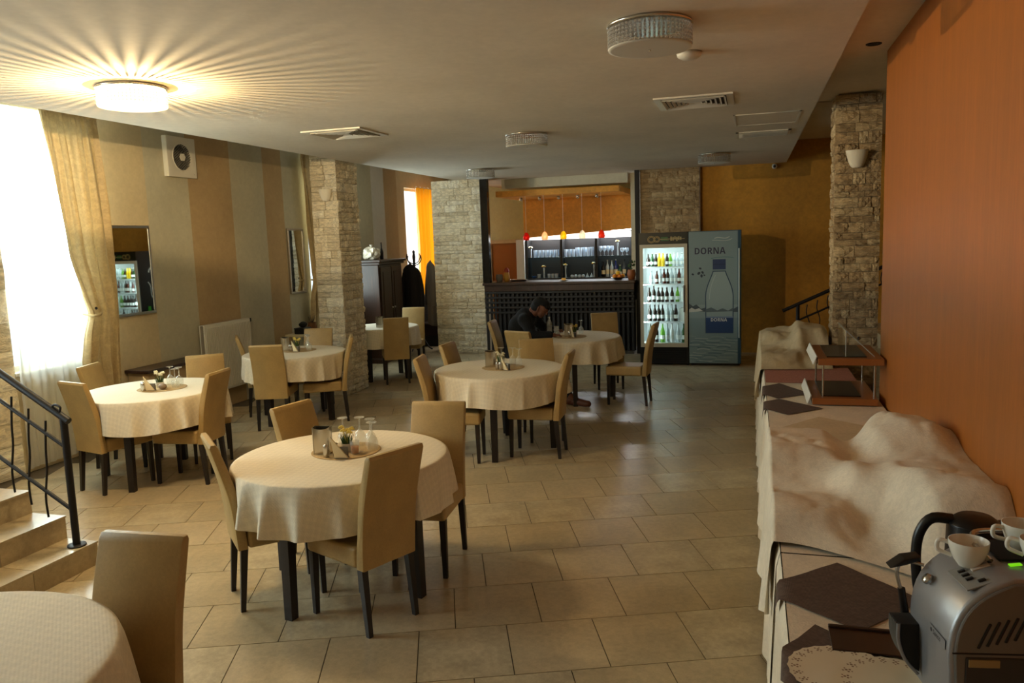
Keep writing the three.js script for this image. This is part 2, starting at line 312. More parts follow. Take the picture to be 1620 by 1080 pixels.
// steps and railing in the near left corner
{
  const s = struct('stairs', 'tiled entrance steps with black railing', 'stairs');
  const xs = [-3.97, -4.205, -4.47, -4.72, -4.97, -5.22];
  for (let i = 0; i < 6; i++) {
    const end = [3.9, 3.9, 3.9, 3.9, 3.9, 3.9][i], h = 0.15 * (i + 1);
    part('step_core', span(-6.2, xs[i] - 0.012, h - 0.15, h - 0.012, 0.2, end - 0.004), M.grout, s);
    let d = end;
    for (let k = 0; k < 5; k++) {
      const d0 = d - 0.478;
      if (i === 5) part('tread_tile', span(-6.2, xs[i] + 0.008, h - 0.012, h, d0 + 0.002, d - 0.002), M.tiles[k % 3], s);
      else part('tread_tile', span(xs[i + 1] - 0.012, xs[i] + 0.008, h - 0.012, h, d0 + 0.002, d - 0.002), M.tiles[(k + i) % 3], s);
      part('riser_tile', span(xs[i] - 0.012, xs[i], h - 0.15, h - 0.013, d0 + 0.002, d - 0.002), M.tiles[(k + i + 1) % 3], s);
      d = d0;
    }
    part('side_tile', span(i < 5 ? xs[i + 1] : -6.2, xs[i] - 0.014, h - 0.15, h - 0.013, end - 0.003, end + 0.006), M.tiles[i % 3], s);
  }
  const r = thing('stair_railing', 'black iron railing with bent bars on the tiled entrance steps', 'railing');
  const D = 3.80, slope = 0.585, at = (X, h) => V(X, h, D);
  part('post', bar(at(-4.03, 0.155), at(-4.03, 0.97), 0.022), M.iron, r);
  part('base_plate', lathe([[0, 0.15], [0.055, 0.15], [0.055, 0.16], [0, 0.162]], 16)  .translate(-4.03, 0.001, -D), M.iron, r);
  part('handrail', bar(at(-3.99, 0.945), at(-5.35, 0.945 + 1.36 * slope), 0.022), M.iron, r);
  part('end_scroll', tube([at(-4.06, 0.99), at(-4.045, 1.03), at(-4.09, 1.045), at(-4.12, 1.02)], 0.007, 16, 6), M.iron, r);
  part('cross_rail', bar(at(-4.05, 0.79), at(-5.35, 0.79 + 1.3 * slope), 0.012), M.iron, r);
  part('cross_rail', bar(at(-4.05, 0.39), at(-5.35, 0.39 + 1.3 * slope), 0.012), M.iron, r);
  for (let i = 0; i < 9; i++) { const X = -4.19 - i * 0.125, b = 0.30 + (-4.05 - X) * slope, s = 1; part('baluster', tube([at(X + 0.02, b + 0.56), at(X - 0.005 * s, b + 0.36), at(X - 0.01 * s, b + 0.26), at(X - 0.045, b + 0.06), at(X - 0.04, b - 0.06)].reverse(), 0.007, 14, 6), M.iron, r); }
}
// stair hall behind the buffet
{
  const s = struct('stairs', 'stairs rising behind the far end of the buffet', 'stairs');
  for (let i = 0; i < 8; i++) part('step', span(0.62 + i * 0.3, 3.3, i * 0.16, (i + 1) * 0.16, 10.55, 11.9), M.tiles[i % 3], s);
  const r = thing('stair_railing', 'black iron railing of the stairs behind the buffet', 'railing');
  const D = 10.5, at = (X, h) => V(X, h, D), sl = 0.46;
  part('handrail', bar(at(0.38, 0.95), at(2.6, 0.95 + 2.22 * sl), 0.022), M.iron, r);
  part('cross_rail', bar(at(0.56, 0.83), at(2.6, 0.83 + 2.04 * sl), 0.012), M.iron, r);
  part('post', bar(at(0.56, 0), at(0.56, 1.03), 0.022), M.iron, r);
  for (let i = 0; i < 8; i++) { const X = 0.68 + i * 0.12, b = 0.95 + (X - 0.38) * sl; part('baluster', tube([at(X - 0.01, b - 0.06), at(X - 0.02, b - 0.16), at(X + 0.015, b - 0.28), at(X + 0.01, b - 0.45)], 0.007, 12, 6), M.iron, r); }
  part('post', bar(at(1.62, 0.5), at(1.62, 1.52), 0.022), M.iron, r);
}

// ------------------------------------------------------------------ windows dressing on the left wall
function drapery(fn, nu, nv, su = 1.2, sv = 3) { return gridGeo(nu, nv, fn, (u, v) => [u * su, v * sv]); }
const edge = (list, h) => { for (let i = 0; i < list.length - 1; i++) { const [h0, d0] = list[i], [h1, d1] = list[i + 1]; if (h <= h0 && h >= h1) { const t = (h0 - h) / (h0 - h1), s = t * t * (3 - 2 * t); return lerp(d0, d1, lerp(t, s, 0.4)); } } return list[list.length - 1][1]; };
{
  const sh = thing('sheer_curtain', 'white sheer curtain glowing in front of the bright window', 'curtain');
  part('fabric', drapery((u, v) => { const h = 3.27 - 3.22 * v, d = lerp(5.46, 6.55, u), k = u * 2 * Math.PI; return [-6.235 + 0.010 * Math.sin(k * 13) * (0.6 + 0.4 * v) + 0.012 * Math.sin(k * 5 + 1) * v, h, -(d + 0.006 * Math.sin(k * 9 + v * 4))]; }, 220, 12), M.sheer, sh);
  const L = [[3.28, 5.90], [2.67, 5.98], [1.97, 6.05], [1.55, 6.17], [1.37, 6.23], [1.15, 6.16], [0.9, 6.12], [0.5, 6.16], [0.05, 6.18]], Rr = [[3.28, 6.56], [2.27, 6.62], [1.34, 6.63], [0.67, 6.60], [0.05, 6.60]];
  const c = thing('gold_curtain', 'gold brocade curtain gathered by a tieback beside the bright sheer curtain', 'curtain');
  const fold = (L, Rr, X, n, amp) => (u, v) => {
    const h = 3.28 - 3.23 * v, l = edge(L, h), r = edge(Rr, h), w = r - l, k = u * 2 * Math.PI * n, sq = clamp(0.5 / w, 0.7, 1.5);
    const top = 1 - smooth(0, 0.05, v);
    return [X + amp * sq * Math.sin(k + 0.8 * Math.sin(v * 5)) * (0.5 + 0.5 * smooth(0, 0.3, v)) + 0.3 * amp * Math.sin(k * 2.3 + v * 6) + 0.012 * top * Math.sin(k * 6), h, -(l + w * u + 0.01 * Math.sin(k * 1.5 + v * 7) * (u > 0.02 && u < 0.98 ? 1 : 0))];
  };
  part('fabric', drapery(fold(L, Rr, -6.165, 4, 0.035), 120, 48), M.brocade, c);
  part('heading_tape', drapery((u, v) => [-6.16 + 0.014 * Math.sin(u * 90), 3.30 - 0.05 * v, -lerp(5.9, 6.56, u)], 120, 2), M.brocade, c);
  part('tieback', tube([V(-6.2, 1.38, 6.20), V(-6.10, 1.36, 6.24), V(-6.10, 1.37, 6.32), V(-6.2, 1.42, 6.40), V(-6.26, 1.44, 6.41)], 0.012, 20, 6), M.brocade, c);
  part('tieback_hook', new THREE.SphereGeometry(0.014, 10, 8).translate(-6.11, 1.43, -6.28), M.iron, c);
  const L2 = [[3.25, 10.30], [2.5, 10.38], [1.6, 10.47], [1.46, 10.50], [1.2, 10.36], [0.7, 10.33], [0.05, 10.33]], R2 = [[3.25, 10.78], [2.5, 10.75], [1.6, 10.62], [1.46, 10.6], [1.2, 10.66], [0.7, 10.68], [0.05, 10.68]];
  const c2 = thing('gold_curtain', 'narrow gold curtain hanging behind the freestanding stone pillar', 'curtain');
  part('fabric', drapery(fold(L2, R2, -6.17, 4, 0.03), 80, 40), M.brocade, c2);
  part('tieback', tube([V(-6.22, 1.47, 10.47), V(-6.11, 1.45, 10.5), V(-6.11, 1.45, 10.58), V(-6.24, 1.5, 10.64)], 0.012, 16, 6), M.brocade, c2);
  part('tieback_hook', new THREE.SphereGeometry(0.02, 10, 8).translate(-6.09, 1.49, -10.56), M.iron, c2);
  const o = thing('orange_curtain', 'bright orange curtain glowing with daylight beyond the coat stand', 'curtain');
  part('fabric', drapery((u, v) => { const h = 3.0 - 2.04 * v, k = u * 2 * Math.PI; return [-6.17 + 0.065 * Math.sin(k * 6 + 0.5 * Math.sin(v * 3)) + 0.015 * Math.sin(k * 13), h, -(lerp(14.42, 15.7, u))]; }, 120, 14), M.orangeCurtain, o);
  for (let i = 0; i < 7; i++) part('curtain_hook', new THREE.TorusGeometry(0.018, 0.004, 6, 12).translate(-6.18, 3.012, -(14.45 + i * 0.2)), M.chrome, o);
}

// ------------------------------------------------------------------ chairs
function chairProto() {
  const w = 0.352, t = thing('dining_chair', '', 'chair', [0, 0, 0], 0, 'beige upholstered dining chairs');
  // local: faces -z, back at +z
  const prof = [[0.238, 0.345], [0.248, 0.48], [0.272, 0.66], [0.342, 0.925], [0.335, 0.942], [0.312, 0.942], [0.298, 0.925], [0.23, 0.70], [0.205, 0.52], [0.19, 0.42], [0.185, 0.345]];
  const sh = new THREE.Shape(); sh.moveTo(prof[0][0], prof[0][1]); sh.splineThru(prof.slice(1, 4).map(([x, y]) => new THREE.Vector2(x, y))); sh.lineTo(...prof[4]); sh.lineTo(...prof[5]); sh.lineTo(...prof[6]); sh.splineThru(prof.slice(7).map(([x, y]) => new THREE.Vector2(x, y))); sh.closePath();
  part('backrest', extrude(sh, w, 0.008, 2, 8).rotateY(-Math.PI / 2), M.leather, t);
  // the turned outline keeps x -> z
  const seat = rbox(w, 0.11, 0.42, 0.022, 3), p = seat.attributes.position;
  for (let i = 0; i < p.count; i++) { const x = p.getX(i) / (w / 2), z = p.getZ(i) / 0.21; if (p.getY(i) > 0.02) p.setY(i, p.getY(i) + 0.012 * (1 - x * x) * (1 - z * z)); }
  seat.computeVertexNormals();
  part('seat', seat.translate(0, 0.402, -0.025), M.leather, t);
  const leg = (x, z, rear) => part('leg', prism([x * 1.02, 0, z + (rear ? 0.03 : -0.004)], [x, 0.352, z], 0.026, 0.026, 0.038, 0.038), M.legWood, t);
  leg(-0.152, -0.205); leg(0.152, -0.205); leg(-0.152, 0.205, true); leg(0.152, 0.205, true);
  return t;
}
const chair0 = chairProto();
const CH = [
  [-2.58, 3.79, 45, 'beige chair with its back to the entrance steps at the candle table'],
  [-1.977, 3.645, -65.9, 'beige chair seen from behind at the candle table, standing out into the aisle'],
  [-1.881, 4.348, -185.3, 'beige chair facing the viewer at the candle table, aisle side'],
  [-2.554, 4.411, 101.9, 'beige chair turned askew behind the candle table, showing only its backrest'],
  [-5.132, 5.34, 14, 'beige chair seen from behind beside the black stair railing'],
  [-4.621, 5.62, -97, 'beige chair side-on at the window table, nearest the candle table'],
  [-4.912, 6.29, -219.2, 'beige chair at the window table in front of the radiator'],
  [-5.556, 5.952, 74.9, 'beige chair in front of the gold curtain at the window table'],
  [-4.997, 7.55, -18, 'beige chair seen from behind at the table beside the radiator'],
  [-4.6, 7.9, -118, 'beige chair side-on just in front of the freestanding stone pillar'],
  [-5.075, 8.464, -194.4, 'beige chair below the narrow wall mirror, behind the radiator table'],
  [-5.5, 8.15, 54, 'beige chair seen edge-on against the end of the radiator'],
  [-4.852, 10.32, -30, 'beige chair seen from behind at the table beyond the stone pillar'],
  [-5.063, 11.36, -192.9, 'beige chair facing the viewer in front of the dark wardrobe'],
  [-2.53, 6.6, 80, 'beige chair side-on at the aisle table, directly behind the candle table'],
  [-1.868, 6.9, -92.2, 'beige chair side-on at the aisle table, on the side towards the buffet'],
  [-1.968, 7.51, -204.2, 'beige chair facing the viewer behind the aisle table'],
  [-2.608, 7.437, 91.0, 'beige chair at the aisle table turned towards the stone column'],
  [-2.83, 9.62, 85, 'beige chair on which the person in black sits'],
  [-2.367, 8.768, 22.8, 'beige empty chair between the seated person and the aisle table'],
  [-1.782, 10.229, -197.9, 'beige chair standing against the dark bar counter'],
  [-1.373, 9.241, -87.3, 'beige chair side-on in front of the glass-door fridge'],
  [-2.091, 1.959, -183.0, 'beige chair at the corner table below the entrance steps'],
];
CH.forEach(([X, D, a, label], i) => { if (i) copy(chair0, [X, 0, D], a, label); else { chair0.position.copy(V(X, 0, D)); chair0.rotation.y = -a * Math.PI / 180; chair0.userData.label = label; } });

// ------------------------------------------------------------------ round tables with cloths
const TABLES = [
  [-2.358, 1.525, 0.605, 25, 'corner table below the entrance steps', 3],
  [-2.242, 3.98, 0.605, 10, 'candle table in the middle of the room', 1],
  [-5.002, 5.679, 0.605, -15, 'table by the sheer-curtained window', 2],
  [-5.0, 7.96, 0.575, 8, 'table beside the radiator', 4],
  [-5.15, 10.6, 0.5, 8, 'table beyond the freestanding stone pillar', 5],
  [-2.256, 7.039, 0.605, -10, 'aisle table in front of the seated person', 6],
  [-2.108, 9.43, 0.61, -18, 'table at which the person sits', 7],
];
TABLES.forEach(([X, D, R, a, what, s]) => {
  const t = thing('round_table', 'dark-legged round dining table: ' + what, 'table', [X, 0, D], a, 'round dining tables');
  part('table_top', lathe([[0, 0.735], [R - 0.045, 0.735], [R - 0.035, 0.74], [R - 0.035, 0.757], [R - 0.045, 0.762], [0, 0.762]], 48), M.darkWood, t);
  const q = 0.49 * (R / 0.605);
  for (const [lx, lz] of [[q, 0], [-q, 0], [0, q], [0, -q]]) { part('leg', prism([lx, 0, lz], [lx * 0.97, 0.736, lz * 0.97], 0.05, 0.05, 0.062, 0.062), M.legWood, t); }
  part('apron', flat([[1, 1], [1, -1], [-1, 1], [-1, -1]].map(([i, j]) => bar(new THREE.Vector3(i * q * 0.93, 0.70, 0), new THREE.Vector3(0, 0.70, j * q * 0.93), 0.03, 0.03, 4))), M.legWood, t);
  const c = thing('tablecloth', 'cream checked cloth on the ' + what, 'tablecloth', [X, 0, D], 0, 'cloths on the round tables');
  const drop = 0.255, ring = [0, 0.25 * R, 0.5 * R, 0.7 * R, 0.86 * R, R - 0.035, R - 0.012, R + 0.002], nd = 9, N = 180, nv = ring.length - 1 + nd;
  const n1 = 18 + 2 * (s % 3), n2 = 26 + (s * 3) % 5, ph = s * 1.7;
  const limit = (x, h, z) => {                                  // cloth stops at a chair back pressed against it
    for (const [cX, cD, ca] of CH) {
      const a = ca * Math.PI / 180, dx = X + x - cX, dD = D - z - cD, lx = dx * Math.cos(a) - dD * Math.sin(a), lf = dx * Math.sin(a) + dD * Math.cos(a), lim = -(0.172 + Math.max(0, h - 0.42) * 0.17);
      if (Math.abs(lx) < 0.2 && lf < lim && lf > -0.5) { const k = (lim - lf) * (1 - smooth(0.18, 0.2, Math.abs(lx))); x += Math.sin(a) * k; z -= Math.cos(a) * k; }
    }
    return [x, h, z];
  };
  part('cloth', gridGeo(N, nv, (u, v) => {
    const k = Math.round(v * nv), th = u * 2 * Math.PI; let r, h;
    if (k < ring.length) { r = ring[k]; h = 0.7655 - (k === ring.length - 1 ? 0.008 : k === ring.length - 2 ? 0.0015 : 0); }
    else {
      const t2 = (k - ring.length + 1) / nd, am = Math.pow(t2, 0.8), env = 0.62 + 0.38 * Math.sin(th * 3 + ph) * Math.sin(th * 2 - ph);
      const w = 0.65 * (1 - 2 * Math.pow(Math.abs(Math.sin(n1 * th / 2 + ph + 0.5 * Math.sin(3 * th))), 0.75)) + 0.35 * Math.sin(Math.round(n2 * 0.6) * th + 2 * ph);
      r = R + 0.004 + am * (0.018 + 0.068 * env * (w + 0.25)); h = 0.757 - drop * t2 * (1 - 0.06 * w * env + 0.05 * Math.sin(4 * th + ph)) ;
    }
    return limit(r * Math.cos(th), h, r * Math.sin(th));
  }, (u, v) => { const k = Math.round(v * nv), th = u * 2 * Math.PI, r = k < ring.length ? ring[k] : R + drop * (k - ring.length + 1) / nd; return [r * Math.cos(th), r * Math.sin(th)]; }, true), M.cloth, c);
});

// ------------------------------------------------------------------ table settings
const TOP = 0.7665;
const wineGlassGeo = lathe([[0, 0.165], [0.030, 0.166], [0.031, 0.163], [0.006, 0.157], [0.0045, 0.145], [0.0045, 0.10], [0.010, 0.09], [0.027, 0.072], [0.034, 0.05], [0.033, 0.022], [0.029, 0.0]], 20);   // standing on its rim
const tumblerGeo = lathe([[0, 0.004], [0.026, 0.004], [0.031, 0.1], [0.033, 0.1], [0.028, 0], [0, 0]], 16);
function onTable(name, cat, label, X, D, geo, mat, group, turn = 0, h = TOP) { const t = thing(name, label, cat, [X, h, D], turn, group); part('body', geo, mat, t); return t; }
const menuGeo = flat([gridGeo(12, 2, (u, v) => [lerp(-0.05, 0.05, u), 0.155 * v - (v > 0.9 ? 0.012 * (1 - Math.pow(2 * u - 1, 2)) : 0), 0.02 + 0.006 * Math.cos((u - 0.5) * 3)]), gridGeo(12, 2, (u, v) => [lerp(0.05, -0.05, u), 0.155 * v, -0.024]), span(-0.05, -0.046, 0, 0.155, -0.024, 0.02), span(0.046, 0.05, 0, 0.155, -0.024, 0.02), span(-0.05, 0.05, 0, 0.004, -0.02, 0.024)]);
M.steelSheet = std({ color: '#c2bcb0', metalness: 1, roughness: 0.2, side: THREE.DoubleSide });
const shakerGeo = lathe([[0, 0], [0.016, 0], [0.016, 0.055], [0.013, 0.06], [0.014, 0.068], [0.008, 0.075], [0, 0.076]], 14);
const spotNames = { [TABLES[1][4]]: ['behind the menu holder', 'behind the flower pot', 'behind the candle', 'nearest the aisle'], [TABLES[2][4]]: ['behind the flower pot', 'behind the pebble', 'nearest the radiator'], [TABLES[3][4]]: ['behind the napkin', 'nearest the stone pillar', 'behind the flower pot'], [TABLES[5][4]]: ['behind the flower pot', 'behind the napkin', 'nearest the buffet'] };
function centrepiece(where, matAt, list) {
  const [mx, md, mr] = matAt;
  onTable('placemat', 'placemat', 'oval woven placemat in the centre of the ' + where, mx, md, lathe([[0, 0.003], [mr - 0.005, 0.003], [mr, 0.0015], [mr - 0.002, 0], [0, 0]], 36), M.placemat, 'table placemats');
  const H = TOP + 0.0032;
  let glasses = 0, shakers = 0;
  for (const [kind, X, D, turn = 0] of list) {
    const off = Math.hypot(X - mx, D - md) > mr - 0.01, y = off ? TOP : H;
    if (kind === 'menu') onTable('menu_holder', 'holder', 'brushed steel menu holder on the ' + where, X, D, menuGeo, M.steelSheet, 'steel menu holders', turn, y);
    if (kind === 'shaker') onTable('shaker', 'shaker', 'small steel shaker ' + (shakers++ ? 'next to the napkin' : 'away from the napkin') + ', ' + where, X, D, shakerGeo, M.chrome, 'salt and pepper shakers', 0, y);
    if (kind === 'glass') { onTable('wine_glass', 'glass', 'upside-down wine glass ' + (spotNames[where]?.[glasses] ?? '') + ' on the ' + where.split(' in ')[0].split(' by ')[0] + (where.includes('sheer') ? ' by the sheer curtain' : ''), X, D, wineGlassGeo, M.tableGlass, 'upside-down wine glasses', 0, y); glasses++; }
    if (kind === 'napkin') {
      const t = thing('napkin_stand', 'paper napkin in holder on the ' + where, 'napkin', [X, y, D], turn, 'napkin stands');
      part('napkin', extrude([[-0.035, 0.004], [0.045, 0.004], [-0.055, 0.125]], 0.012, 0.002, 1).translate(0, 0, 0.016), M.napkin, t);
      part('holder', flat([span(-0.04, 0.04, 0, 0.003, -0.02, 0.02), span(-0.03, 0.035, 0, 0.06, -0.004, -0.001), span(-0.03, 0.035, 0, 0.06, 0.012, 0.015)]), M.grey, t);
    }
    if (kind === 'plant') {
      const t = thing('flower_pot', 'small white pot of yellow flowers on the ' + where, 'plant pot', [X, y, D], 0, 'small flower pots');
      part('pot', lathe([[0, 0], [0.024, 0], [0.034, 0.05], [0.031, 0.05], [0.023, 0.006], [0, 0.006]], 16), M.ceramic, t);
      const bl = [];
      for (let i = 0; i < 34; i++) { const a = rr(0, 6.28), r = rr(0, 0.022), L = rr(0.05, 0.085), o = rr(0.01, 0.03), g = prism([r * Math.cos(a), 0.035, r * Math.sin(a)], [(r + o) * Math.cos(a), 0.035 + L, (r + o) * Math.sin(a)], 0.005, 0.005, 0.001, 0.001); bl.push(g); }
      const gs = part('grass', flat(bl), M.leaf, t); gs.userData.kind = 'stuff';
      for (let i = 0; i < 5; i++) {
        const a = i * 1.26 + 0.5, r = 0.03, hx = r * Math.cos(a), hz = r * Math.sin(a), hy = 0.115 + 0.012 * (i % 3), pet = [];
        for (let k = 0; k < 7; k++) pet.push(new THREE.IcosahedronGeometry(0.009, 0).scale(1, 0.7, 1).translate(hx + 0.011 * Math.cos(k * 0.9), hy + 0.004 * (k % 3), hz + 0.011 * Math.sin(k * 0.9)));
        pet.push(bar(new THREE.Vector3(0, 0.04, 0), new THREE.Vector3(hx, hy, hz), 0.0015, 0.0015, 5));
        part('flower', flat(pet), where.includes('sheer') || where.includes('aisle') ? M.flowerWhite : M.flower, t);
      }
    }
    if (kind === 'candle') { const t = thing('candle_glass', 'tea-light glass with orange candle on the ' + where, 'candle', [X, y, D]); part('glass_cup', lathe([[0, 0.003], [0.02, 0.003], [0.026, 0.075], [0.028, 0.075], [0.023, 0], [0, 0]], 16), M.tableGlass, t); part('wax', lathe([[0, 0.004], [0.019, 0.004], [0.022, 0.045], [0, 0.045]], 14), std({ color: '#e08a3c', roughness: 0.6 }), t); }
    if (kind === 'stone') { const g = new THREE.IcosahedronGeometry(0.035, 2).scale(1.25, 0.75, 0.9).translate(0, 0.027, 0); onTable('pebble', 'stone', 'brown decorative pebble on the ' + where, X, D, g, std({ color: '#7a6650', roughness: 0.6 }), null, 20, y); }
  }
}
centrepiece(TABLES[1][4], [-2.255, 4.06, 0.20], [['menu', -2.36, 3.98, -12], ['shaker', -2.295, 3.90], ['shaker', -2.255, 3.94], ['napkin', -2.20, 3.905, -10], ['plant', -2.235, 4.04], ['candle', -2.165, 4.0], ['glass', -2.33, 4.17], ['glass', -2.235, 4.20], ['glass', -2.15, 4.17], ['glass', -2.10, 4.09]]);
centrepiece(TABLES[2][4], [-4.95, 5.735, 0.205], [['shaker', -5.03, 5.59], ['shaker', -5.0, 5.565], ['napkin', -4.95, 5.60, -8], ['stone', -4.88, 5.66], ['plant', -4.975, 5.74], ['glass', -4.97, 5.87], ['glass', -4.86, 5.85], ['glass', -4.83, 5.76]]);
centrepiece(TABLES[3][4], [-5.02, 8.08, 0.20], [['menu', -5.16, 8.04, -10], ['shaker', -5.075, 7.98], ['shaker', -5.04, 7.955], ['napkin', -4.97, 7.95, 15], ['plant', -5.03, 8.07], ['glass', -4.94, 8.15], ['glass', -4.88, 8.07], ['glass', -4.99, 8.22]]);
centrepiece(TABLES[5][4], [-2.225, 7.06, 0.20], [['menu', -2.345, 7.06, -15], ['shaker', -2.235, 6.91], ['shaker', -2.20, 6.90], ['napkin', -2.145, 6.905, 35], ['plant', -2.245, 7.05], ['glass', -2.28, 7.19], ['glass', -2.17, 7.20], ['glass', -2.09, 7.13]]);
centrepiece(TABLES[6][4], [-2.09, 9.37, 0.20], [['menu', -2.10, 9.34, -8], ['shaker', -2.075, 9.27], ['napkin', -2.025, 9.29, 60], ['plant', -2.05, 9.42], ['glass', -2.02, 9.68]]);
onTable('menu_holder', 'holder', 'brushed steel menu holder on the ' + TABLES[4][4], -5.12, 10.42, menuGeo, M.steelSheet, 'steel menu holders', -5);
onTable('tumbler', 'glass', 'clear tumbler beside the water bottle in front of the seated person', -2.32, 9.62, tumblerGeo, M.tableGlass);
{
  const t = thing('water_bottle', 'clear plastic water bottle in front of the seated person', 'bottle', [-2.41, TOP, 9.63]);
  part('body', lathe([[0, 0], [0.03, 0], [0.033, 0.01], [0.033, 0.07], [0.029, 0.085], [0.033, 0.1], [0.033, 0.14], [0.012, 0.19], [0.012, 0.2], [0, 0.2]], 18), M.tableGlass, t);
  part('cap', lathe([[0, 0.2], [0.014, 0.2], [0.014, 0.216], [0, 0.216]], 14), M.ceramic, t);
}

// ------------------------------------------------------------------ ceiling fittings
const beadGeo = (r0, r1) => {
  const list = [], unit = new THREE.OctahedronGeometry(0.0105, 1);
  for (let k = r0; k < r1; k++) for (let i = 0; i < 56; i++) { const a = i / 56 * 2 * Math.PI; list.push(unit.clone().scale(0.62, 0.95, 0.62).translate(0.205 * Math.cos(a), -0.032 - k * 0.0195, 0.205 * Math.sin(a))); }
  return flat(list);
};
const beadsAll = beadGeo(0, 5);
const plateGeo = lathe([[0, 0], [0.2, 0], [0.212, -0.004], [0.214, -0.016], [0.2, -0.02], [0, -0.02]], 40);
const shadeGeo = lathe([[0, -0.128], [0.19, -0.128], [0.207, -0.125], [0.209, -0.119], [0.19, -0.116], [0, -0.116]], 40);
function ceilingLamp(X, D, label, lit) {
  const t = thing('ceiling_lamp', label, 'ceiling lamp', [X, 3.0, D], 0, lit ? null : 'unlit crystal ceiling lamps');
  part('mounting_plate', plateGeo, M.chrome, t);
  const b = part('crystal_beads', lit ? beadGeo(0, 2) : beadsAll, M.crystal, t); b.userData.kind = 'stuff';
  if (!lit) { part('glass_shade', shadeGeo, M.frosted, t); part('finial', lathe([[0, -0.136], [0.005, -0.134], [0.006, -0.128], [0, -0.126]], 10), M.chrome, t); return t; }
  const glow = std({ color: '#fff2d8', emissive: '#ffdf9c', emissiveIntensity: 2.6, roughness: 0.8 });
  part('glass_shade', shadeGeo, glow, t);
  part('lit_beads', beadGeo(2, 5), std({ color: '#f4ead2', emissive: '#ffdf9c', emissiveIntensity: 1.2, roughness: 0.2 }), t).userData.kind = 'stuff';
  part('diffuser_drum', new THREE.CylinderGeometry(0.178, 0.178, 0.088, 36, 1, true).translate(0, -0.072, 0), glow, t);
  const l = new THREE.PointLight(new THREE.Color(1.0, 0.73, 0.38), 20); l.position.set(0, -0.066, 0); l.castShadow = true; l.shadow.radius = 0.4; t.add(l);
  const dn = new THREE.RectAreaLight(new THREE.Color(1.0, 0.73, 0.38), 105, 0.3, 0.3); dn.position.set(X, 2.868, -D); dn.lookAt(X, 0, -D); scene.add(dn);
  return t;
}
ceilingLamp(-3.79, 4.36, 'lit drum ceiling lamp throwing bright streaks over the ceiling', true);
ceilingLamp(-0.49, 4.2, 'large unlit crystal drum lamp on the ceiling above the buffet aisle', false);
ceilingLamp(-2.17, 7.95, 'unlit crystal drum lamp in the middle of the ceiling', false);
ceilingLamp(-3.85, 11.45, 'unlit crystal drum lamp before the stone column beside the bar', false);
ceilingLamp(-0.476, 11.27, 'unlit crystal drum lamp above the drinks fridges', false);
M.galvanised = std({ color: '#8f8c86', roughness: 0.6, metalness: 0.5 });
const ductGeo = (w, d, h) => flat([mbox(w, 0.004, d).translate(0, h, 0), mbox(0.004, h, d).translate(w / 2 - 0.002, h / 2, 0), mbox(0.004, h, d).translate(0.002 - w / 2, h / 2, 0), mbox(w, h, 0.004).translate(0, h / 2, d / 2 - 0.002), mbox(w, h, 0.004).translate(0, h / 2, 0.002 - d / 2)]);
function squareVent(X, D, label) {
  const t = thing('ceiling_vent', label, 'air vent', [X, 3.0, D], 0, 'ceiling vents'), h = 0.3;
  part('frame', flat([mbox(0.6, 0.012, 0.05).translate(0, -0.006, 0.275), mbox(0.6, 0.012, 0.05).translate(0, -0.006, -0.275), mbox(0.05, 0.012, 0.5).translate(0.275, -0.006, 0), mbox(0.05, 0.012, 0.5).translate(-0.275, -0.006, 0)]), M.whiteMetal, t);
  part('duct', ductGeo(0.5, 0.5, 0.32), M.galvanised, t);
  for (let k = 0; k < 6; k++) { // four-way blades, each ring of four
    const a = 0.235 - k * 0.037, L = 2 * a - 0.01;
    for (let s = 0; s < 4; s++) { const g = mbox(L, 0.003, 0.024).rotateX(0.8).translate(0, -0.012, a).rotateY(s * Math.PI / 2); part('blade', g, M.whiteMetal, t); }
  }
}
squareVent(-3.66, 6.95, 'square four-way air vent in the ceiling beside the lit lamp');
squareVent(-0.435, 6.75, 'square four-way air vent in the ceiling near the large unlit lamp');
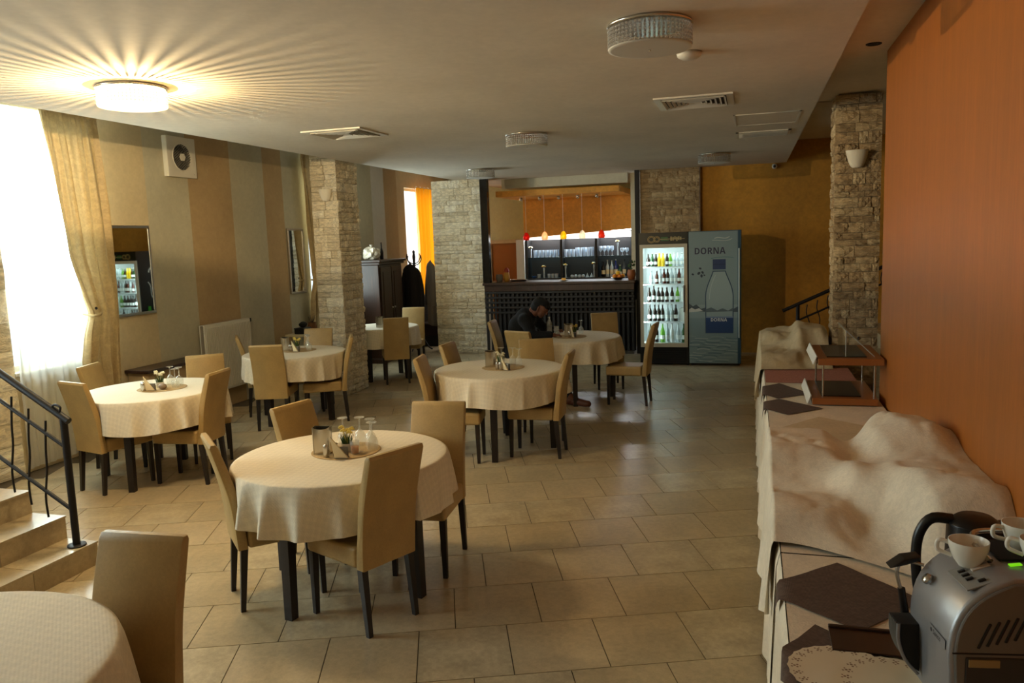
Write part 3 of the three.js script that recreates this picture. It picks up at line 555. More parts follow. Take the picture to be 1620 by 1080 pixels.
{
  const t = thing('ceiling_hatch', 'flush access panel in the ceiling near the lowered edge', 'hatch');
  part('frame', flat([span(-0.16, 0.43, 2.994, 3.0, 7.72, 7.74), span(-0.16, 0.43, 2.994, 3.0, 8.48, 8.5), span(-0.16, -0.14, 2.994, 3.0, 7.72, 8.5), span(0.41, 0.43, 2.994, 3.0, 7.72, 8.5)]), M.whiteMetal, t);
  part('panel', span(-0.135, 0.405, 2.997, 3.0, 7.745, 8.475), M.ceiling, t);
  const v = thing('ceiling_vent', 'long slotted air vent in the ceiling beyond the access panel', 'air vent', [0, 0, 0], 0, 'ceiling vents');
  part('frame', flat([span(-0.16, 0.4, 2.99, 3.0, 9.05, 9.08), span(-0.16, 0.4, 2.99, 3.0, 9.47, 9.5), span(-0.16, -0.13, 2.99, 3.0, 9.05, 9.5), span(0.37, 0.4, 2.99, 3.0, 9.05, 9.5)]), M.whiteMetal, v);
  part('duct', ductGeo(0.5, 0.39, 0.32).translate(0.12, 3.0, -9.275), M.galvanised, v);
  for (let i = 0; i < 7; i++) part('blade', mbox(0.5, 0.003, 0.03).rotateX(0.7).translate(0.12, 2.99, -(9.11 + i * 0.055)), M.whiteMetal, v);
  const s = thing('smoke_detector', 'small round smoke detector beside the large unlit lamp', 'detector', [-0.35, 3.0, 4.95]);
  part('housing', lathe([[0, -0.04], [0.045, -0.038], [0.068, -0.024], [0.074, 0], [0, 0]], 24), M.whiteMetal, s);
  const p = thing('recessed_spot', 'dark recessed spotlight above the veneered wall', 'spotlight', [0.75, 3.115, 5.77]);
  part('ring', new THREE.TorusGeometry(0.042, 0.007, 8, 24).rotateX(Math.PI / 2), M.iron, p);
  part('socket', lathe([[0, -0.004], [0.04, -0.004], [0.04, 0], [0, 0]], 20), M.blackMatte, p);
  const c = thing('security_camera', 'small white security camera high on the ochre wall', 'camera', [0.345, 2.95, 13.38]);
  part('bracket', mbox(0.06, 0.06, 0.03).translate(0, 0, 0.0), M.whiteMetal, c);
  part('housing', lathe([[0, 0], [0.035, 0.004], [0.04, 0.06], [0.032, 0.10], [0, 0.1]], 16).rotateX(Math.PI / 2).translate(0, -0.01, 0.015), M.whiteMetal, c);
  part('lens', new THREE.SphereGeometry(0.022, 12, 10).translate(-0.0, -0.012, 0.115), M.black, c);
}

// ------------------------------------------------------------------ things on and along the left wall
{
  const f = thing('exhaust_fan', 'white square exhaust fan high on the striped wall', 'fan', [-6.3, 3.015, 7.87]);
  const hs = new THREE.Shape([[-0.24, -0.225], [0.24, -0.225], [0.24, 0.225], [-0.24, 0.225]].map(([x, y]) => new THREE.Vector2(x, y))); hs.holes.push(new THREE.Path().absarc(0, 0, 0.15, 0, Math.PI * 2));
  part('housing', across(extrude(hs, 0.066, 0.006, 2, 24)).translate(0.034, 0, 0), M.whiteMetal, f);
  part('rear_plate', lathe([[0, 0], [0.16, 0], [0.16, 0.004], [0, 0.004]], 36).rotateZ(-Math.PI / 2).translate(0.002, 0, 0), M.grey, f);
  for (let i = 0; i < 5; i++) part('fan_blade', mbox(0.004, 0.11, 0.075).rotateY(0.5).translate(0.028, 0.085, 0).rotateX(i * Math.PI * 0.4), M.grey, f);
  for (let i = 0; i < 13; i++) { const y = -0.138 + i * 0.023, w = 2 * Math.sqrt(Math.max(0, 0.147 ** 2 - y * y)); part('slat', mbox(0.014, 0.005, w).translate(0.062, y, 0).rotateX(0.6), M.grey, f); }
  part('ring', new THREE.TorusGeometry(0.152, 0.008, 8, 40).rotateY(Math.PI / 2).translate(0.064, 0, 0), M.whiteMetal, f);
  part('hub', new THREE.CylinderGeometry(0.045, 0.045, 0.014, 6).rotateZ(Math.PI / 2).translate(0.074, 0, 0), M.whiteMetal, f);
  part('pilot_lamp', new THREE.SphereGeometry(0.008, 8, 6).translate(0.061, -0.185, -0.19), M.grey, f);
  const mirror = (d0, d1, h0, h1, label, lean = 0) => { const t = thing('wall_mirror', label, 'mirror'); part('glass', mbox(0.004, h1 - h0 - 0.06, d1 - d0 - 0.06).rotateY(lean * Math.PI / 180).translate(-6.279, (h0 + h1) / 2, -(d0 + d1) / 2), M.mirror, t); part('frame', flat([rspan(-6.298, -6.265, h0, h0 + 0.03, d0, d1), rspan(-6.298, -6.265, h1 - 0.03, h1, d0, d1), rspan(-6.298, -6.265, h0 + 0.03, h1 - 0.03, d0, d0 + 0.03), rspan(-6.298, -6.265, h0 + 0.03, h1 - 0.03, d1 - 0.03, d1)]), M.steel, t); };
  mirror(6.66, 7.285, 1.29, 2.24, 'framed mirror reflecting the lit fridge beside the gold curtain', -0.8);
  mirror(10.01, 10.42, 1.29, 2.22, 'narrow framed mirror reflecting pale stone');
  const r = thing('radiator', 'white panel radiator below the striped wall', 'radiator');
  const fl = []; for (let i = 0; i < 26; i++) fl.push(rspan(-6.205, -6.185, 0.27, 1.03, 7.975 + i * 0.0343, 7.975 + i * 0.0343 + 0.024, 0.006));
  part('front_panel', flat([rspan(-6.215, -6.195, 0.24, 1.06, 7.96, 8.87, 0.006), ...fl]), M.whiteMetal, r);
  part('rear_panel', rspan(-6.275, -6.26, 0.24, 1.06, 7.96, 8.87, 0.006), M.whiteMetal, r);
  part('top_grille', span(-6.275, -6.2, 1.06, 1.068, 7.965, 8.865), M.whiteMetal, r);
  part('bracket', flat([span(-6.299, -6.275, 0.5, 0.56, 8.1, 8.14), span(-6.299, -6.275, 0.5, 0.56, 8.7, 8.74)]), M.grey, r);
  part('valve', flat([bar(V(-6.24, 1.02, 8.87), V(-6.24, 1.02, 8.93), 0.014), bar(V(-6.24, 1.02, 8.93), V(-6.24, 1.06, 8.93), 0.018)]), M.iron, r);
  part('pipe', flat([bar(V(-6.24, 0.3, 7.94), V(-6.24, 0, 7.94), 0.011), bar(V(-6.24, 1.02, 8.92), V(-6.24, 0, 8.92), 0.011)]), M.whiteMetal, r);
  const b = thing('wall_bench', 'low beige cabinet with dark top below the mirror by the gold curtain', 'cabinet');
  part('top', rspan(-6.29, -5.98, 0.70, 0.735, 6.75, 7.76), M.darkWood, b);
  part('body', rspan(-6.29, -6.03, 0.02, 0.70, 6.8, 7.72), M.stripeBrown, b);
  // small dark things on a side table by the second window
  const st = thing('side_table', 'small low table below the narrow mirror carrying dark ornaments', 'table', [-6.02, 0, 9.9]);
  part('top', rbox(0.36, 0.03, 0.5, 0.006).translate(0, 0.735, 0), M.stripeBeige, st);
  for (const [x, z] of [[-0.15, -0.22], [0.15, -0.22], [-0.15, 0.22], [0.15, 0.22]]) part('leg', mbox(0.035, 0.72, 0.035).translate(x, 0.36, z), M.stripeBeige, st);
  const db = thing('dark_box', 'flat dark box under a black stone ornament', 'box', [-6.02, 0.75, 9.82]); part('body', rbox(0.15, 0.07, 0.2, 0.012).translate(0, 0.035, 0), M.black, db); part('lid', rbox(0.156, 0.016, 0.206, 0.006).translate(0, 0.076, 0), M.black, db);
  const ds = thing('stone_ornament', 'rounded black stone ornament on a flat dark box', 'ornament', [-6.02, 0.834, 9.84]); { const g = new THREE.IcosahedronGeometry(0.06, 3).scale(0.9, 0.7, 1.2), p = g.attributes.position; for (let i = 0; i < p.count; i++) { const y = p.getY(i), k = 1 - 0.25 * smooth(0, 0.05, y); p.setX(i, p.getX(i) * k); p.setZ(i, p.getZ(i) * k); } part('body', g.translate(0, 0.042, 0), M.blackMatte, ds); }
  const bp = thing('clay_pot', 'brown clay pot with dry twigs beside the dark box', 'pot', [-6.0, 0.75, 10.05]); part('pot', lathe([[0, 0], [0.045, 0], [0.07, 0.06], [0.055, 0.12], [0.06, 0.13], [0.05, 0.13], [0.05, 0.1], [0, 0.1]], 18), std({ color: '#7c5230', roughness: 0.8 }), bp);
  part('twigs', flat(Array.from({ length: 9 }, (_, i) => bar(new THREE.Vector3(0, 0.1, 0), new THREE.Vector3(0.05 * Math.cos(i * 0.7), 0.2 + 0.02 * (i % 3), 0.05 * Math.sin(i * 0.7)), 0.004, 0.002, 5))), M.darkWood, bp);
  // wardrobe and its neighbours at the far end
  const w = thing('wardrobe', 'dark antique wooden wardrobe against the striped wall', 'wardrobe', [0.02, 0, 0]);
  part('body', rspan(-6.28, -5.82, 0.06, 1.62, 11.86, 12.75, 0.01), M.darkWood, w);
  part('plinth', rspan(-6.29, -5.79, 0, 0.08, 11.83, 12.78, 0.008), M.darkWood, w);
  part('cornice', flat([rspan(-6.3, -5.78, 1.62, 1.66, 11.82, 12.79, 0.01), rspan(-6.3, -5.75, 1.66, 1.70, 11.79, 12.82, 0.012)]), M.darkWood, w);
  for (const [a, b2, k] of [[11.9, 12.295, 12.26], [12.315, 12.71, 12.35]]) { const d = part('door', rspan(-5.822, -5.80, 0.12, 1.58, a, b2, 0.006), M.darkWood, w); part('door_panel', rspan(-5.805, -5.79, 0.2, 1.5, a + 0.07, b2 - 0.07, 0.006), M.darkWood, d); part('knob', new THREE.SphereGeometry(0.016, 10, 8).translate(-5.785, 0.9, -k), M.steel, d); }
  const bag = thing('cream_bag', 'crumpled cream cloth bag on top of the dark wardrobe', 'bag', [-6.0, 1.70, 12.05]);
  { const g = new THREE.IcosahedronGeometry(0.13, 4), p = g.attributes.position; for (let i = 0; i < p.count; i++) { const v = new THREE.Vector3().fromBufferAttribute(p, i), n = 1 + 0.16 * Math.sin(v.x * 40 + 2 * Math.sin(v.z * 30)) * Math.sin(v.y * 35 + v.z * 20); v.multiplyScalar(n); p.setXYZ(i, v.x * 1.1, Math.max(-0.1, v.y * 0.85), v.z * 1.2); } g.computeVertexNormals(); part('sack', g.translate(0, 0.1, 0), M.clothPlain, bag); part('knot', lathe([[0, 0], [0.03, 0.01], [0.015, 0.03], [0.035, 0.06], [0, 0.05]], 10).translate(0, 0.19, 0), M.clothPlain, bag); }
  const vb = thing('dark_bottle', 'slim dark bottle on top of the wardrobe', 'bottle', [-5.95, 1.70, 12.32]); part('body', lathe([[0, 0], [0.03, 0], [0.032, 0.12], [0.011, 0.19], [0.011, 0.26], [0, 0.26]], 14), M.black, vb); part('cork', lathe([[0, 0.26], [0.012, 0.26], [0.01, 0.285], [0, 0.286]], 10), M.darkWood, vb);
  const cs = thing('coat_stand', 'dark wooden coat stand with curved hooks beyond the wardrobe', 'coat stand', [-5.86, 0, 13.45]);
  part('pole', lathe([[0, 0], [0.03, 0], [0.022, 0.3], [0.022, 1.66], [0.03, 1.70], [0.018, 1.76], [0.026, 1.80], [0, 1.83]], 12), M.blackWood, cs);
  for (let i = 0; i < 4; i++) part('foot', tube([[0.02, 0.25], [0.12, 0.2], [0.22, 0.06], [0.28, 0.02]].map(([r, y]) => new THREE.Vector3(r * Math.cos(i * 1.571), y, r * Math.sin(i * 1.571))), 0.014, 12, 6), M.blackWood, cs);
  for (let i = 0; i < 6; i++) part('hook', tube([[0.02, 1.55], [0.09, 1.58], [0.14, 1.66], [0.13, 1.73]].map(([r, y]) => new THREE.Vector3(r * Math.cos(i * 1.047), y + 0.03 * (i % 2), r * Math.sin(i * 1.047))), 0.010, 12, 6), M.blackWood, cs);
  const coat = (X, D, top, len, wide, mat, label, s) => { const t = thing('coat', label, 'coat', [X, top - len, D], s * 40, 'coats on the coat stand'); part('cloth', gridGeo(48, 20, (u, v) => { const th = u * 2 * Math.PI, y = len * (1 - v), k = (v === 0 ? 0.1 : 0.55 + 0.45 * smooth(0, 0.12, v) - 0.15 * smooth(0.12, 0.4, v) + 0.3 * v), f = 1 + 0.14 * Math.sin(th * 7 + s) * smooth(0.1, 0.6, v); return [wide * k * f * Math.cos(th), y - 0.02 * Math.cos(th), 0.45 * wide * k * f * Math.sin(th)]; }, null, true), mat, t); for (const q of [-1, 1]) part('sleeve', tube([new THREE.Vector3(q * wide * 0.8, len * 0.86, 0), new THREE.Vector3(q * wide * 1.15, len * 0.6, 0.02), new THREE.Vector3(q * wide * 1.15, len * 0.3, 0.04)], 0.045, 12, 10), mat, t); };
  coat(-5.83, 13.25, 1.58, 1.1, 0.16, std({ color: '#15110f', roughness: 0.95, side: THREE.DoubleSide }), 'long black coat on the coat stand', 0);
  coat(-5.56, 13.5, 1.62, 1.15, 0.15, std({ color: '#6b645c', roughness: 0.95, side: THREE.DoubleSide }), 'grey coat on the coat stand beside the orange curtain', 1.2);
  const sf = thing('bench_seat', 'dark upholstered bench below the orange curtain', 'bench');
  part('seat', rspan(-6.1, -5.6, 0.2, 0.45, 13.9, 15.7, 0.04), std({ color: '#2a1512', roughness: 0.8 }), sf);
  part('backrest', rspan(-6.22, -6.06, 0.2, 0.93, 13.9, 15.7, 0.04), std({ color: '#23201a', roughness: 0.8 }), sf);
  part('base', rspan(-6.15, -5.65, 0, 0.2, 13.95, 15.65, 0.01), M.blackWood, sf);
}
// plaster sconces
function sconce(X, h, D, label) {
  const t = thing('wall_sconce', label, 'sconce', [X, h, D], 0, 'plaster wall sconces');
  part('bowl', gridGeo(20, 10, (u, v) => { const a = Math.PI * u, y = 0.15 * v, r = 0.035 + 0.06 * Math.sqrt(v); return [r * Math.cos(a), y, r * 0.75 * Math.sin(a)]; }), std({ color: '#e6ddc8', roughness: 0.8, side: THREE.DoubleSide }), t);
  part('base', mbox(0.09, 0.05, 0.02).translate(0, 0.03, 0.0), M.whitePaint, t);
}
sconce(-5.20, 2.52, 9.245, 'white plaster wall sconce on the freestanding stone pillar');
sconce(0.885, 2.47, 7.69, 'white plaster wall sconce on the stone pillar by the buffet');

// ------------------------------------------------------------------ the bar
{
  const c = thing('bar_counter', 'dark wooden bar counter with slatted lattice front', 'bar counter');
  part('counter_top', rspan(-4.41, -1.80, 1.185, 1.23, 12.98, 13.72, 0.008), M.darkWood, c);
  part('front_board', span(-4.20, -1.82, 0.06, 1.185, 13.14, 13.18), M.blackWood, c);
  part('plinth', span(-4.26, -1.86, 0, 0.06, 13.16, 13.7), M.grey, c);
  part('under_counter', span(-4.20, -1.82, 0.9, 1.18, 13.18, 13.65), M.blackWood, c);
  part('frieze', rspan(-4.39, -1.82, 1.08, 1.185, 13.03, 13.07, 0.004), M.darkWood, c);
  for (let i = 0; i < 33; i++) { const x = -4.385 + i * 0.0785; part('slat', rspan(x, x + 0.04, 0.06, 1.08, 13.06, 13.09, 0.004), M.blackWood, c); }
  for (let i = 0; i < 5; i++) part('cross_slat', rspan(-4.39, -1.82, 0.70 + i * 0.085, 0.735 + i * 0.085, 13.03, 13.06, 0.004), M.blackWood, c);
  const posts = struct('trim_1', 'dark lacquered posts framing the bar', 'trim');
  part('post', rspan(-4.415, -4.285, 1.232, 3.0, 13.04, 13.14, 0.004), std({ color: '#14100e', roughness: 0.16 }), posts);
  part('post', rspan(-1.815, -1.745, 0, 3.0, 13.2, 13.3, 0.004), M.blackWood, posts);
  const can = struct('bar_canopy', 'orange canopy with small spotlights over the bar', 'canopy');
  part('header', span(-4.20, -2.0, 2.84, 3.0, 13.62, 13.72), M.plasterPale, can);
  part('canopy_board', rspan(-4.31, -2.13, 2.70, 2.80, 13.6, 15.0, 0.006), M.barOrange, can);
  part('valance', extrude([[-4.19, 1.97], [-2.12, 2.08], [-2.12, 2.70], [-4.19, 2.70]], 0.04, 0.003, 1).translate(0, 0, -14.95), M.barOrange, can);
  for (let i = 0; i < 5; i++) { const s = thing('bar_spotlight', ['first', 'second', 'third', 'fourth', 'fifth'][i] + ' chrome spotlight from the brown door under the orange bar canopy', 'spotlight', [-4.0 + i * 0.348, 2.70, 14.15], 0, 'chrome bar spotlights'); part('mount', lathe([[0, 0], [0.03, 0], [0.03, -0.012], [0.012, -0.016], [0, -0.016]], 14), M.chrome, s); part('head', lathe([[0, -0.06], [0.02, -0.06], [0.035, -0.03], [0.02, -0.012], [0, -0.01]], 14), M.chrome, s); }
  // lit shelf unit
  const s = thing('back_bar_shelf', 'dark back-bar shelf unit lit from above by a white strip', 'shelf');
  const sx0 = -4.19, sx1 = -2.10, sd = 15.0;
  part('back_panel', span(sx0, sx1, 0.9, 1.93, 15.3, 15.33), M.blackWood, s);
  for (const x of [sx0, -3.50, -2.825, sx1 - 0.04]) part('upright', span(x, x + 0.045, 0.9, 1.93, sd, 15.3), M.blackWood, s);
  part('shelf_board', span(sx0 + 0.045, sx1 - 0.04, 1.575, 1.59, sd, 15.3), M.glass.clone(), s).material.color.set('#dcecea');
  part('shelf_board', span(sx0, sx1, 1.15, 1.19, 14.98, 15.3), M.blackWood, s);
  part('cabinet', span(sx0, sx1, 0, 1.15, 14.98, 15.3), M.blackWood, s);
  part('back_wall', span(sx0, sx1, 1.93, 2.7, 15.3, 15.33), M.stripeWhite, s);
  const led = thing('light_strip', 'bright white light strip above the back-bar shelves', 'light');
  part('tube', span(-4.15, -2.14, 2.06, 2.10, 15.05, 15.09), std({ color: '#ffffff', emissive: '#eaf2ff', emissiveIntensity: 14 }), led);
  part('batten', span(-4.17, -2.12, 2.10, 2.13, 15.04, 15.10), M.whitePaint, led);
  const l = new THREE.RectAreaLight(new THREE.Color(0.88, 0.95, 1), 60, 2.0, 0.08); l.position.copy(V(-3.15, 2.055, 15.10)); l.lookAt(V(-3.15, 1.2, 15.08)); scene.add(l);
  // passage wall and door
  const wl = struct('trim_2', 'white wall end between the bar shelf and the brown door', 'trim'); part('wall_end', span(-4.36, -4.20, 0, 1.94, 14.95, 15.35), M.stripeWhite, wl);
  const dr = struct('door_1', 'plain orange-brown wooden door behind the bar', 'door');
  part('door_leaf', span(-5.35, -4.66, 0, 1.88, 16.48, 16.52), std({ color: '#9a6024', roughness: 0.5 }), dr);
  part('door_frame', flat([span(-4.66, -4.58, 0, 1.96, 16.44, 16.55), span(-5.43, -5.35, 0, 1.96, 16.44, 16.55), span(-5.35, -4.66, 1.88, 1.96, 16.44, 16.55)]), M.stripeBeige, dr);
  part('door_handle', bar(V(-4.75, 1.0, 16.46), V(-4.86, 1.0, 16.46), 0.012), M.chrome, dr);
  // pendants
  const pend = [['#c8281c', 'red'], ['#f4dcc0', 'pale peach'], ['#e8d23a', 'yellow'], ['#f2ece2', 'milky white'], ['#d8541e', 'orange-red']];
  pend.forEach(([col, name], i) => {
    const t = thing('bar_pendant', 'small ' + name + ' glass pendant lamp over the bar counter', 'pendant lamp', [-3.80 + i * 0.335, 1.93, 13.7], 0, 'glass pendants over the bar');
    part('shade', lathe([[0.052, 0], [0.062, 0.03], [0.058, 0.07], [0.035, 0.12], [0.014, 0.14], [0.012, 0.138], [0.032, 0.118], [0.055, 0.068], [0.058, 0.03], [0.049, 0]], 18), phys({ color: col, roughness: 0.25, transmission: 0.5, thickness: 0, side: THREE.DoubleSide }), t);
    part('bulb', new THREE.SphereGeometry(0.022, 12, 10).translate(0, 0.05, 0), std({ color: '#fff', emissive: '#fff0da', emissiveIntensity: i === 2 || i === 0 ? 7 : 4 }), t);
    part('cord', bar(new THREE.Vector3(0, 0.135, 0), new THREE.Vector3(0, 0.77, 0), 0.003, 0.003, 6), M.whitePaint, t);
    const pl = new THREE.PointLight(new THREE.Color(1, 0.9, 0.75), 0.12); pl.position.set(0, 0.05, 0); pl.castShadow = true; t.add(pl);
  });
}
// glasses, bottles and flowers on the back bar
const goblet = lathe([[0, 0], [0.03, 0.001], [0.03, 0.004], [0.005, 0.01], [0.0045, 0.07], [0.012, 0.08], [0.034, 0.11], [0.036, 0.15], [0.03, 0.185], [0.028, 0.185], [0.034, 0.15], [0.031, 0.112], [0, 0.085]], 14);
const tumbler2 = lathe([[0, 0.005], [0.028, 0.005], [0.032, 0.14], [0.034, 0.14], [0.03, 0], [0, 0]], 12);
const shortTumbler = lathe([[0, 0.005], [0.03, 0.005], [0.034, 0.08], [0.036, 0.08], [0.032, 0], [0, 0]], 12);
const cupGeo = lathe([[0.03, 0], [0.036, 0.02], [0.03, 0.045], [0.014, 0.055], [0, 0.055]], 12);
const barGlass = phys({ color: '#dde9f2', roughness: 0.2, transmission: 0.35, thickness: 0, side: THREE.DoubleSide });
{
  const H1 = 1.591, H0 = 1.191, D = 15.1;
  const px = (p) => -4.167 + (p - 833) / (1001 - 833) * 2.053;        // along the shelf
  const nth = ['first', 'second', 'third', 'fourth', 'fifth', 'sixth', 'seventh', 'eighth', 'ninth', 'tenth', 'eleventh', 'twelfth'], seen = {};
  const put = (name, label, cat, group, X, h, d, g, m) => { if (group) { seen[label] = (seen[label] ?? -1) + 1; label = nth[seen[label]] + ' ' + label + ', counted from the brown door'; } const t = thing(name, label, cat, [X, h, d], 0, group); part('body', g, m, t); return t; };
  for (const p of [845, 851, 857, 863, 869, 875, 881]) put('highball_glass', 'tall glass, upper bar shelf first bay', 'glass', 'tall bar glasses', px(p), H1, D, tumbler2, barGlass);
  for (let i = 0; i < 8; i++) put('highball_glass', 'tall glass mid upper bar shelf', 'glass', 'tall bar glasses', px(895 + i * 5.9), H1, D + 0.02 * (i % 2), i > 2 ? tumbler2.clone().scale(1, 1.2, 1) : tumbler2, barGlass);
  for (const p of [950, 956, 962, 968]) put('goblet', 'stemmed wine glass, upper bar shelf last bay', 'glass', 'stemmed bar glasses', px(p), H1, D, goblet, barGlass);
  for (const p of [984, 991]) put('brandy_glass', 'round brandy glass ending the upper bar shelf', 'glass', 'round bar glasses', px(p), H1, D, goblet.clone().scale(1.15, 0.75, 1.15), barGlass);
  for (const p of [850.5, 867, 873, 879]) put('short_tumbler', 'short tumbler on the lower bar shelf, first bay', 'glass', 'short bar tumblers', px(p), H0, D, shortTumbler, barGlass);
  for (const p of [904, 910, 916, 922]) put('inverted_cup', 'small glass cup upside down on the lower bar shelf', 'glass', 'upside-down glass cups', px(p), H0, D, cupGeo, barGlass);
  for (const p of [928.5, 935.3]) put('pointed_glass', 'pointed cone glass upside down on the lower bar shelf', 'glass', 'cone glasses', px(p), H0, D, lathe([[0.04, 0], [0.038, 0.004], [0.006, 0.075], [0, 0.085]], 12), barGlass);
  put('blue_bowl', 'small blue bowl at the start of the lower bar shelf', 'bowl', null, px(842), H0, D, lathe([[0, 0], [0.03, 0], [0.055, 0.04], [0.05, 0.04], [0.028, 0.006], [0, 0.006]], 16), std({ color: '#3a5fa8', roughness: 0.3 }));
  const vase = (p, h, tall, label, col) => { const t = thing('flower_vase', label, 'vase', [px(p), h, D - 0.04], 0, 'flower vases on the bar shelf'); part('vase', lathe([[0, 0.004], [0.018, 0.004], [0.012, tall * 0.6], [0.02, tall], [0.018, tall], [0.010, tall * 0.6], [0.016, 0], [0, 0]], 12), barGlass, t); for (let i = 0; i < 5; i++) part('flower', new THREE.IcosahedronGeometry(0.02, 1).scale(1, 0.7, 1).translate(0.03 * Math.cos(i * 1.3) * (i ? 1 : 0), tall + 0.025 + 0.012 * (i % 2), 0.03 * Math.sin(i * 1.3)), col[i % col.length], t); part('stem', bar(new THREE.Vector3(0, 0.01, 0), new THREE.Vector3(0, tall + 0.02, 0), 0.004), M.leaf, t); };
  const oc = std({ color: '#e8b04a', roughness: 0.8 });
  vase(839, H1, 0.17, 'white flower vase at the start of the upper bar shelf', [M.flowerWhite]);
  vase(859.5, H0, 0.20, 'glass vase with orange flowers on the lower bar shelf', [oc, M.flowerWhite]);
  vase(894.5, H0, 0.22, 'tall glass vase with white and orange flowers mid lower bar shelf', [M.flowerWhite, oc]);
  vase(940, H0, 0.24, 'slender glass vase with one pale flower on the lower bar shelf', [M.flowerWhite, M.flowerWhite, oc]);
  vase(977.5, H1, 0.24, 'glass vase with white and orange flowers among the wine glasses', [M.flowerWhite, oc]);
  const spirit = (p, tall, r, col, label, capc) => { const t = thing('spirit_bottle', label, 'bottle', [px(p), H0, D], 0, 'spirit bottles on the lower bar shelf'); part('body', lathe([[0, 0], [r, 0], [r, tall * 0.6], [0.012, tall * 0.78], [0.012, tall * 0.93], [0, tall * 0.93]], 14), col, t); part('cap', lathe([[0, tall * 0.92], [0.014, tall * 0.92], [0.014, tall], [0, tall]], 10), capc, t); part('label', new THREE.CylinderGeometry(r + 0.001, r + 0.001, tall * 0.25, 14, 1, true).translate(0, tall * 0.3, 0), M.napkin, t); };
  const bg = (c, tr = 0.6) => phys({ color: c, roughness: 0.1, transmission: tr, thickness: 0 });
  spirit(954, 0.30, 0.036, bg('#1d1109', 0.2), 'dark brown spirit bottle on the lower bar shelf', M.black);
  spirit(960.5, 0.32, 0.034, barGlass, 'clear spirit bottle next to the dark brown one', M.steel);
  spirit(967, 0.31, 0.036, barGlass, 'clear wide spirit bottle beside the blue one', M.steel);
  spirit(973.5, 0.33, 0.036, bg('#1b3a9a', 0.5), 'deep blue spirit bottle on the lower bar shelf', M.steel);
  spirit(980, 0.22, 0.034, bg('#3f7f4d', 0.5), 'short green-necked spirit bottle with pale label', M.napkin);
  spirit(986.5, 0.32, 0.034, bg('#4d545e', 0.4), 'smoky grey spirit bottle on the lower bar shelf', M.black);
  // things on the counter
  const jar = (X, d, label, col, r, tall, name, cat) => { const t = thing(name, label, cat, [X, 1.231, d]); part('body', lathe([[0, 0], [r * 0.7, 0], [r, tall * 0.5], [r * 0.8, tall], [r * 0.7, tall], [r * 0.9, tall * 0.5], [0, 0.01]], 16), col, t); return t; };
  jar(-4.20, 13.3, 'grey pot on the counter end beside the dark post', M.grey, 0.065, 0.13, 'counter_pot', 'pot');
  const fig = jar(-4.085, 13.36, 'tall yellow and red ornament jar on the counter by the dark post', std({ color: '#b98a34', roughness: 0.5 }), 0.055, 0.16, 'ornament_jar', 'jar');
  part('lid', lathe([[0.045, 0.16], [0.05, 0.19], [0.03, 0.23], [0, 0.245]], 14), std({ color: '#8c2d18', roughness: 0.5 }), fig);
  const tray = thing('serving_tray', 'dark oval serving tray on the bar counter', 'tray', [-3.88, 1.231, 13.4]); part('tray', lathe([[0, 0], [0.13, 0], [0.16, 0.03], [0.155, 0.03], [0.127, 0.006], [0, 0.006]], 24).scale(1, 1, 0.7), M.chrome, tray);
  const cake = thing('cake_plate', 'small plate with a slice of cake on the bar counter', 'plate', [-3.03, 1.231, 13.2]); part('plate', lathe([[0, 0], [0.05, 0], [0.085, 0.015], [0.083, 0.018], [0.05, 0.005], [0, 0.005]], 20), M.ceramic, cake); part('cake', extrude([[-0.035, 0.006], [0.035, 0.006], [0.03, 0.05], [-0.03, 0.05]], 0.06, 0.006, 2), oc, cake);
  const bowlT = thing('fruit_bowl', 'shallow dark bowl holding fruit at the fridge end of the counter', 'bowl', [-2.13, 1.231, 13.35]); part('bowl', lathe([[0, 0], [0.05, 0], [0.13, 0.035], [0.125, 0.038], [0.05, 0.006], [0, 0.006]], 24), M.darkWood, bowlT);
  const fruit = (X, h, d, r, c, label, name) => { const t = thing(name, label, 'fruit', [X, h, d], 0, 'fruit in the counter bowl'); part('flesh', new THREE.SphereGeometry(r, 16, 12).scale(1, 0.94, 1), std({ color: c, roughness: 0.5 }), t); part('stalk', bar(new THREE.Vector3(0, r * 0.88, 0), new THREE.Vector3(0.004, r * 1.1, 0), 0.003), M.darkWood, t); };
  fruit(-2.18, 1.285, 13.32, 0.042, '#e08a1c', 'orange in the counter fruit bowl', 'orange_fruit'); fruit(-2.095, 1.285, 13.30, 0.042, '#d87a18', 'orange beside the lemon in the counter bowl', 'orange_fruit'); fruit(-2.06, 1.285, 13.39, 0.042, '#e9b32a', 'yellow lemon in the counter fruit bowl', 'lemon'); fruit(-2.13, 1.34, 13.34, 0.04, '#f0c030', 'yellow apple on top of the fruit in the bowl', 'yellow_apple');
  const cj = jar(-1.90, 13.3, 'brown ceramic jug with greenery at the fridge end of the counter', std({ color: '#9c5a2c', roughness: 0.5 }), 0.075, 0.16, 'ceramic_jug', 'jug');
  const lv = []; for (let i = 0; i < 26; i++) { const a = rr(0, 6.28), o = rr(0.02, 0.08), g = new THREE.CircleGeometry(0.022, 5).scale(0.6, 1.3, 1).rotateX(rr(-1, 1)).rotateY(a).translate(o * Math.cos(a), rr(0.18, 0.30), o * Math.sin(a)); lv.push(g); }
  part('foliage', flat(lv), M.leaf, cj).userData.kind = 'stuff';
}

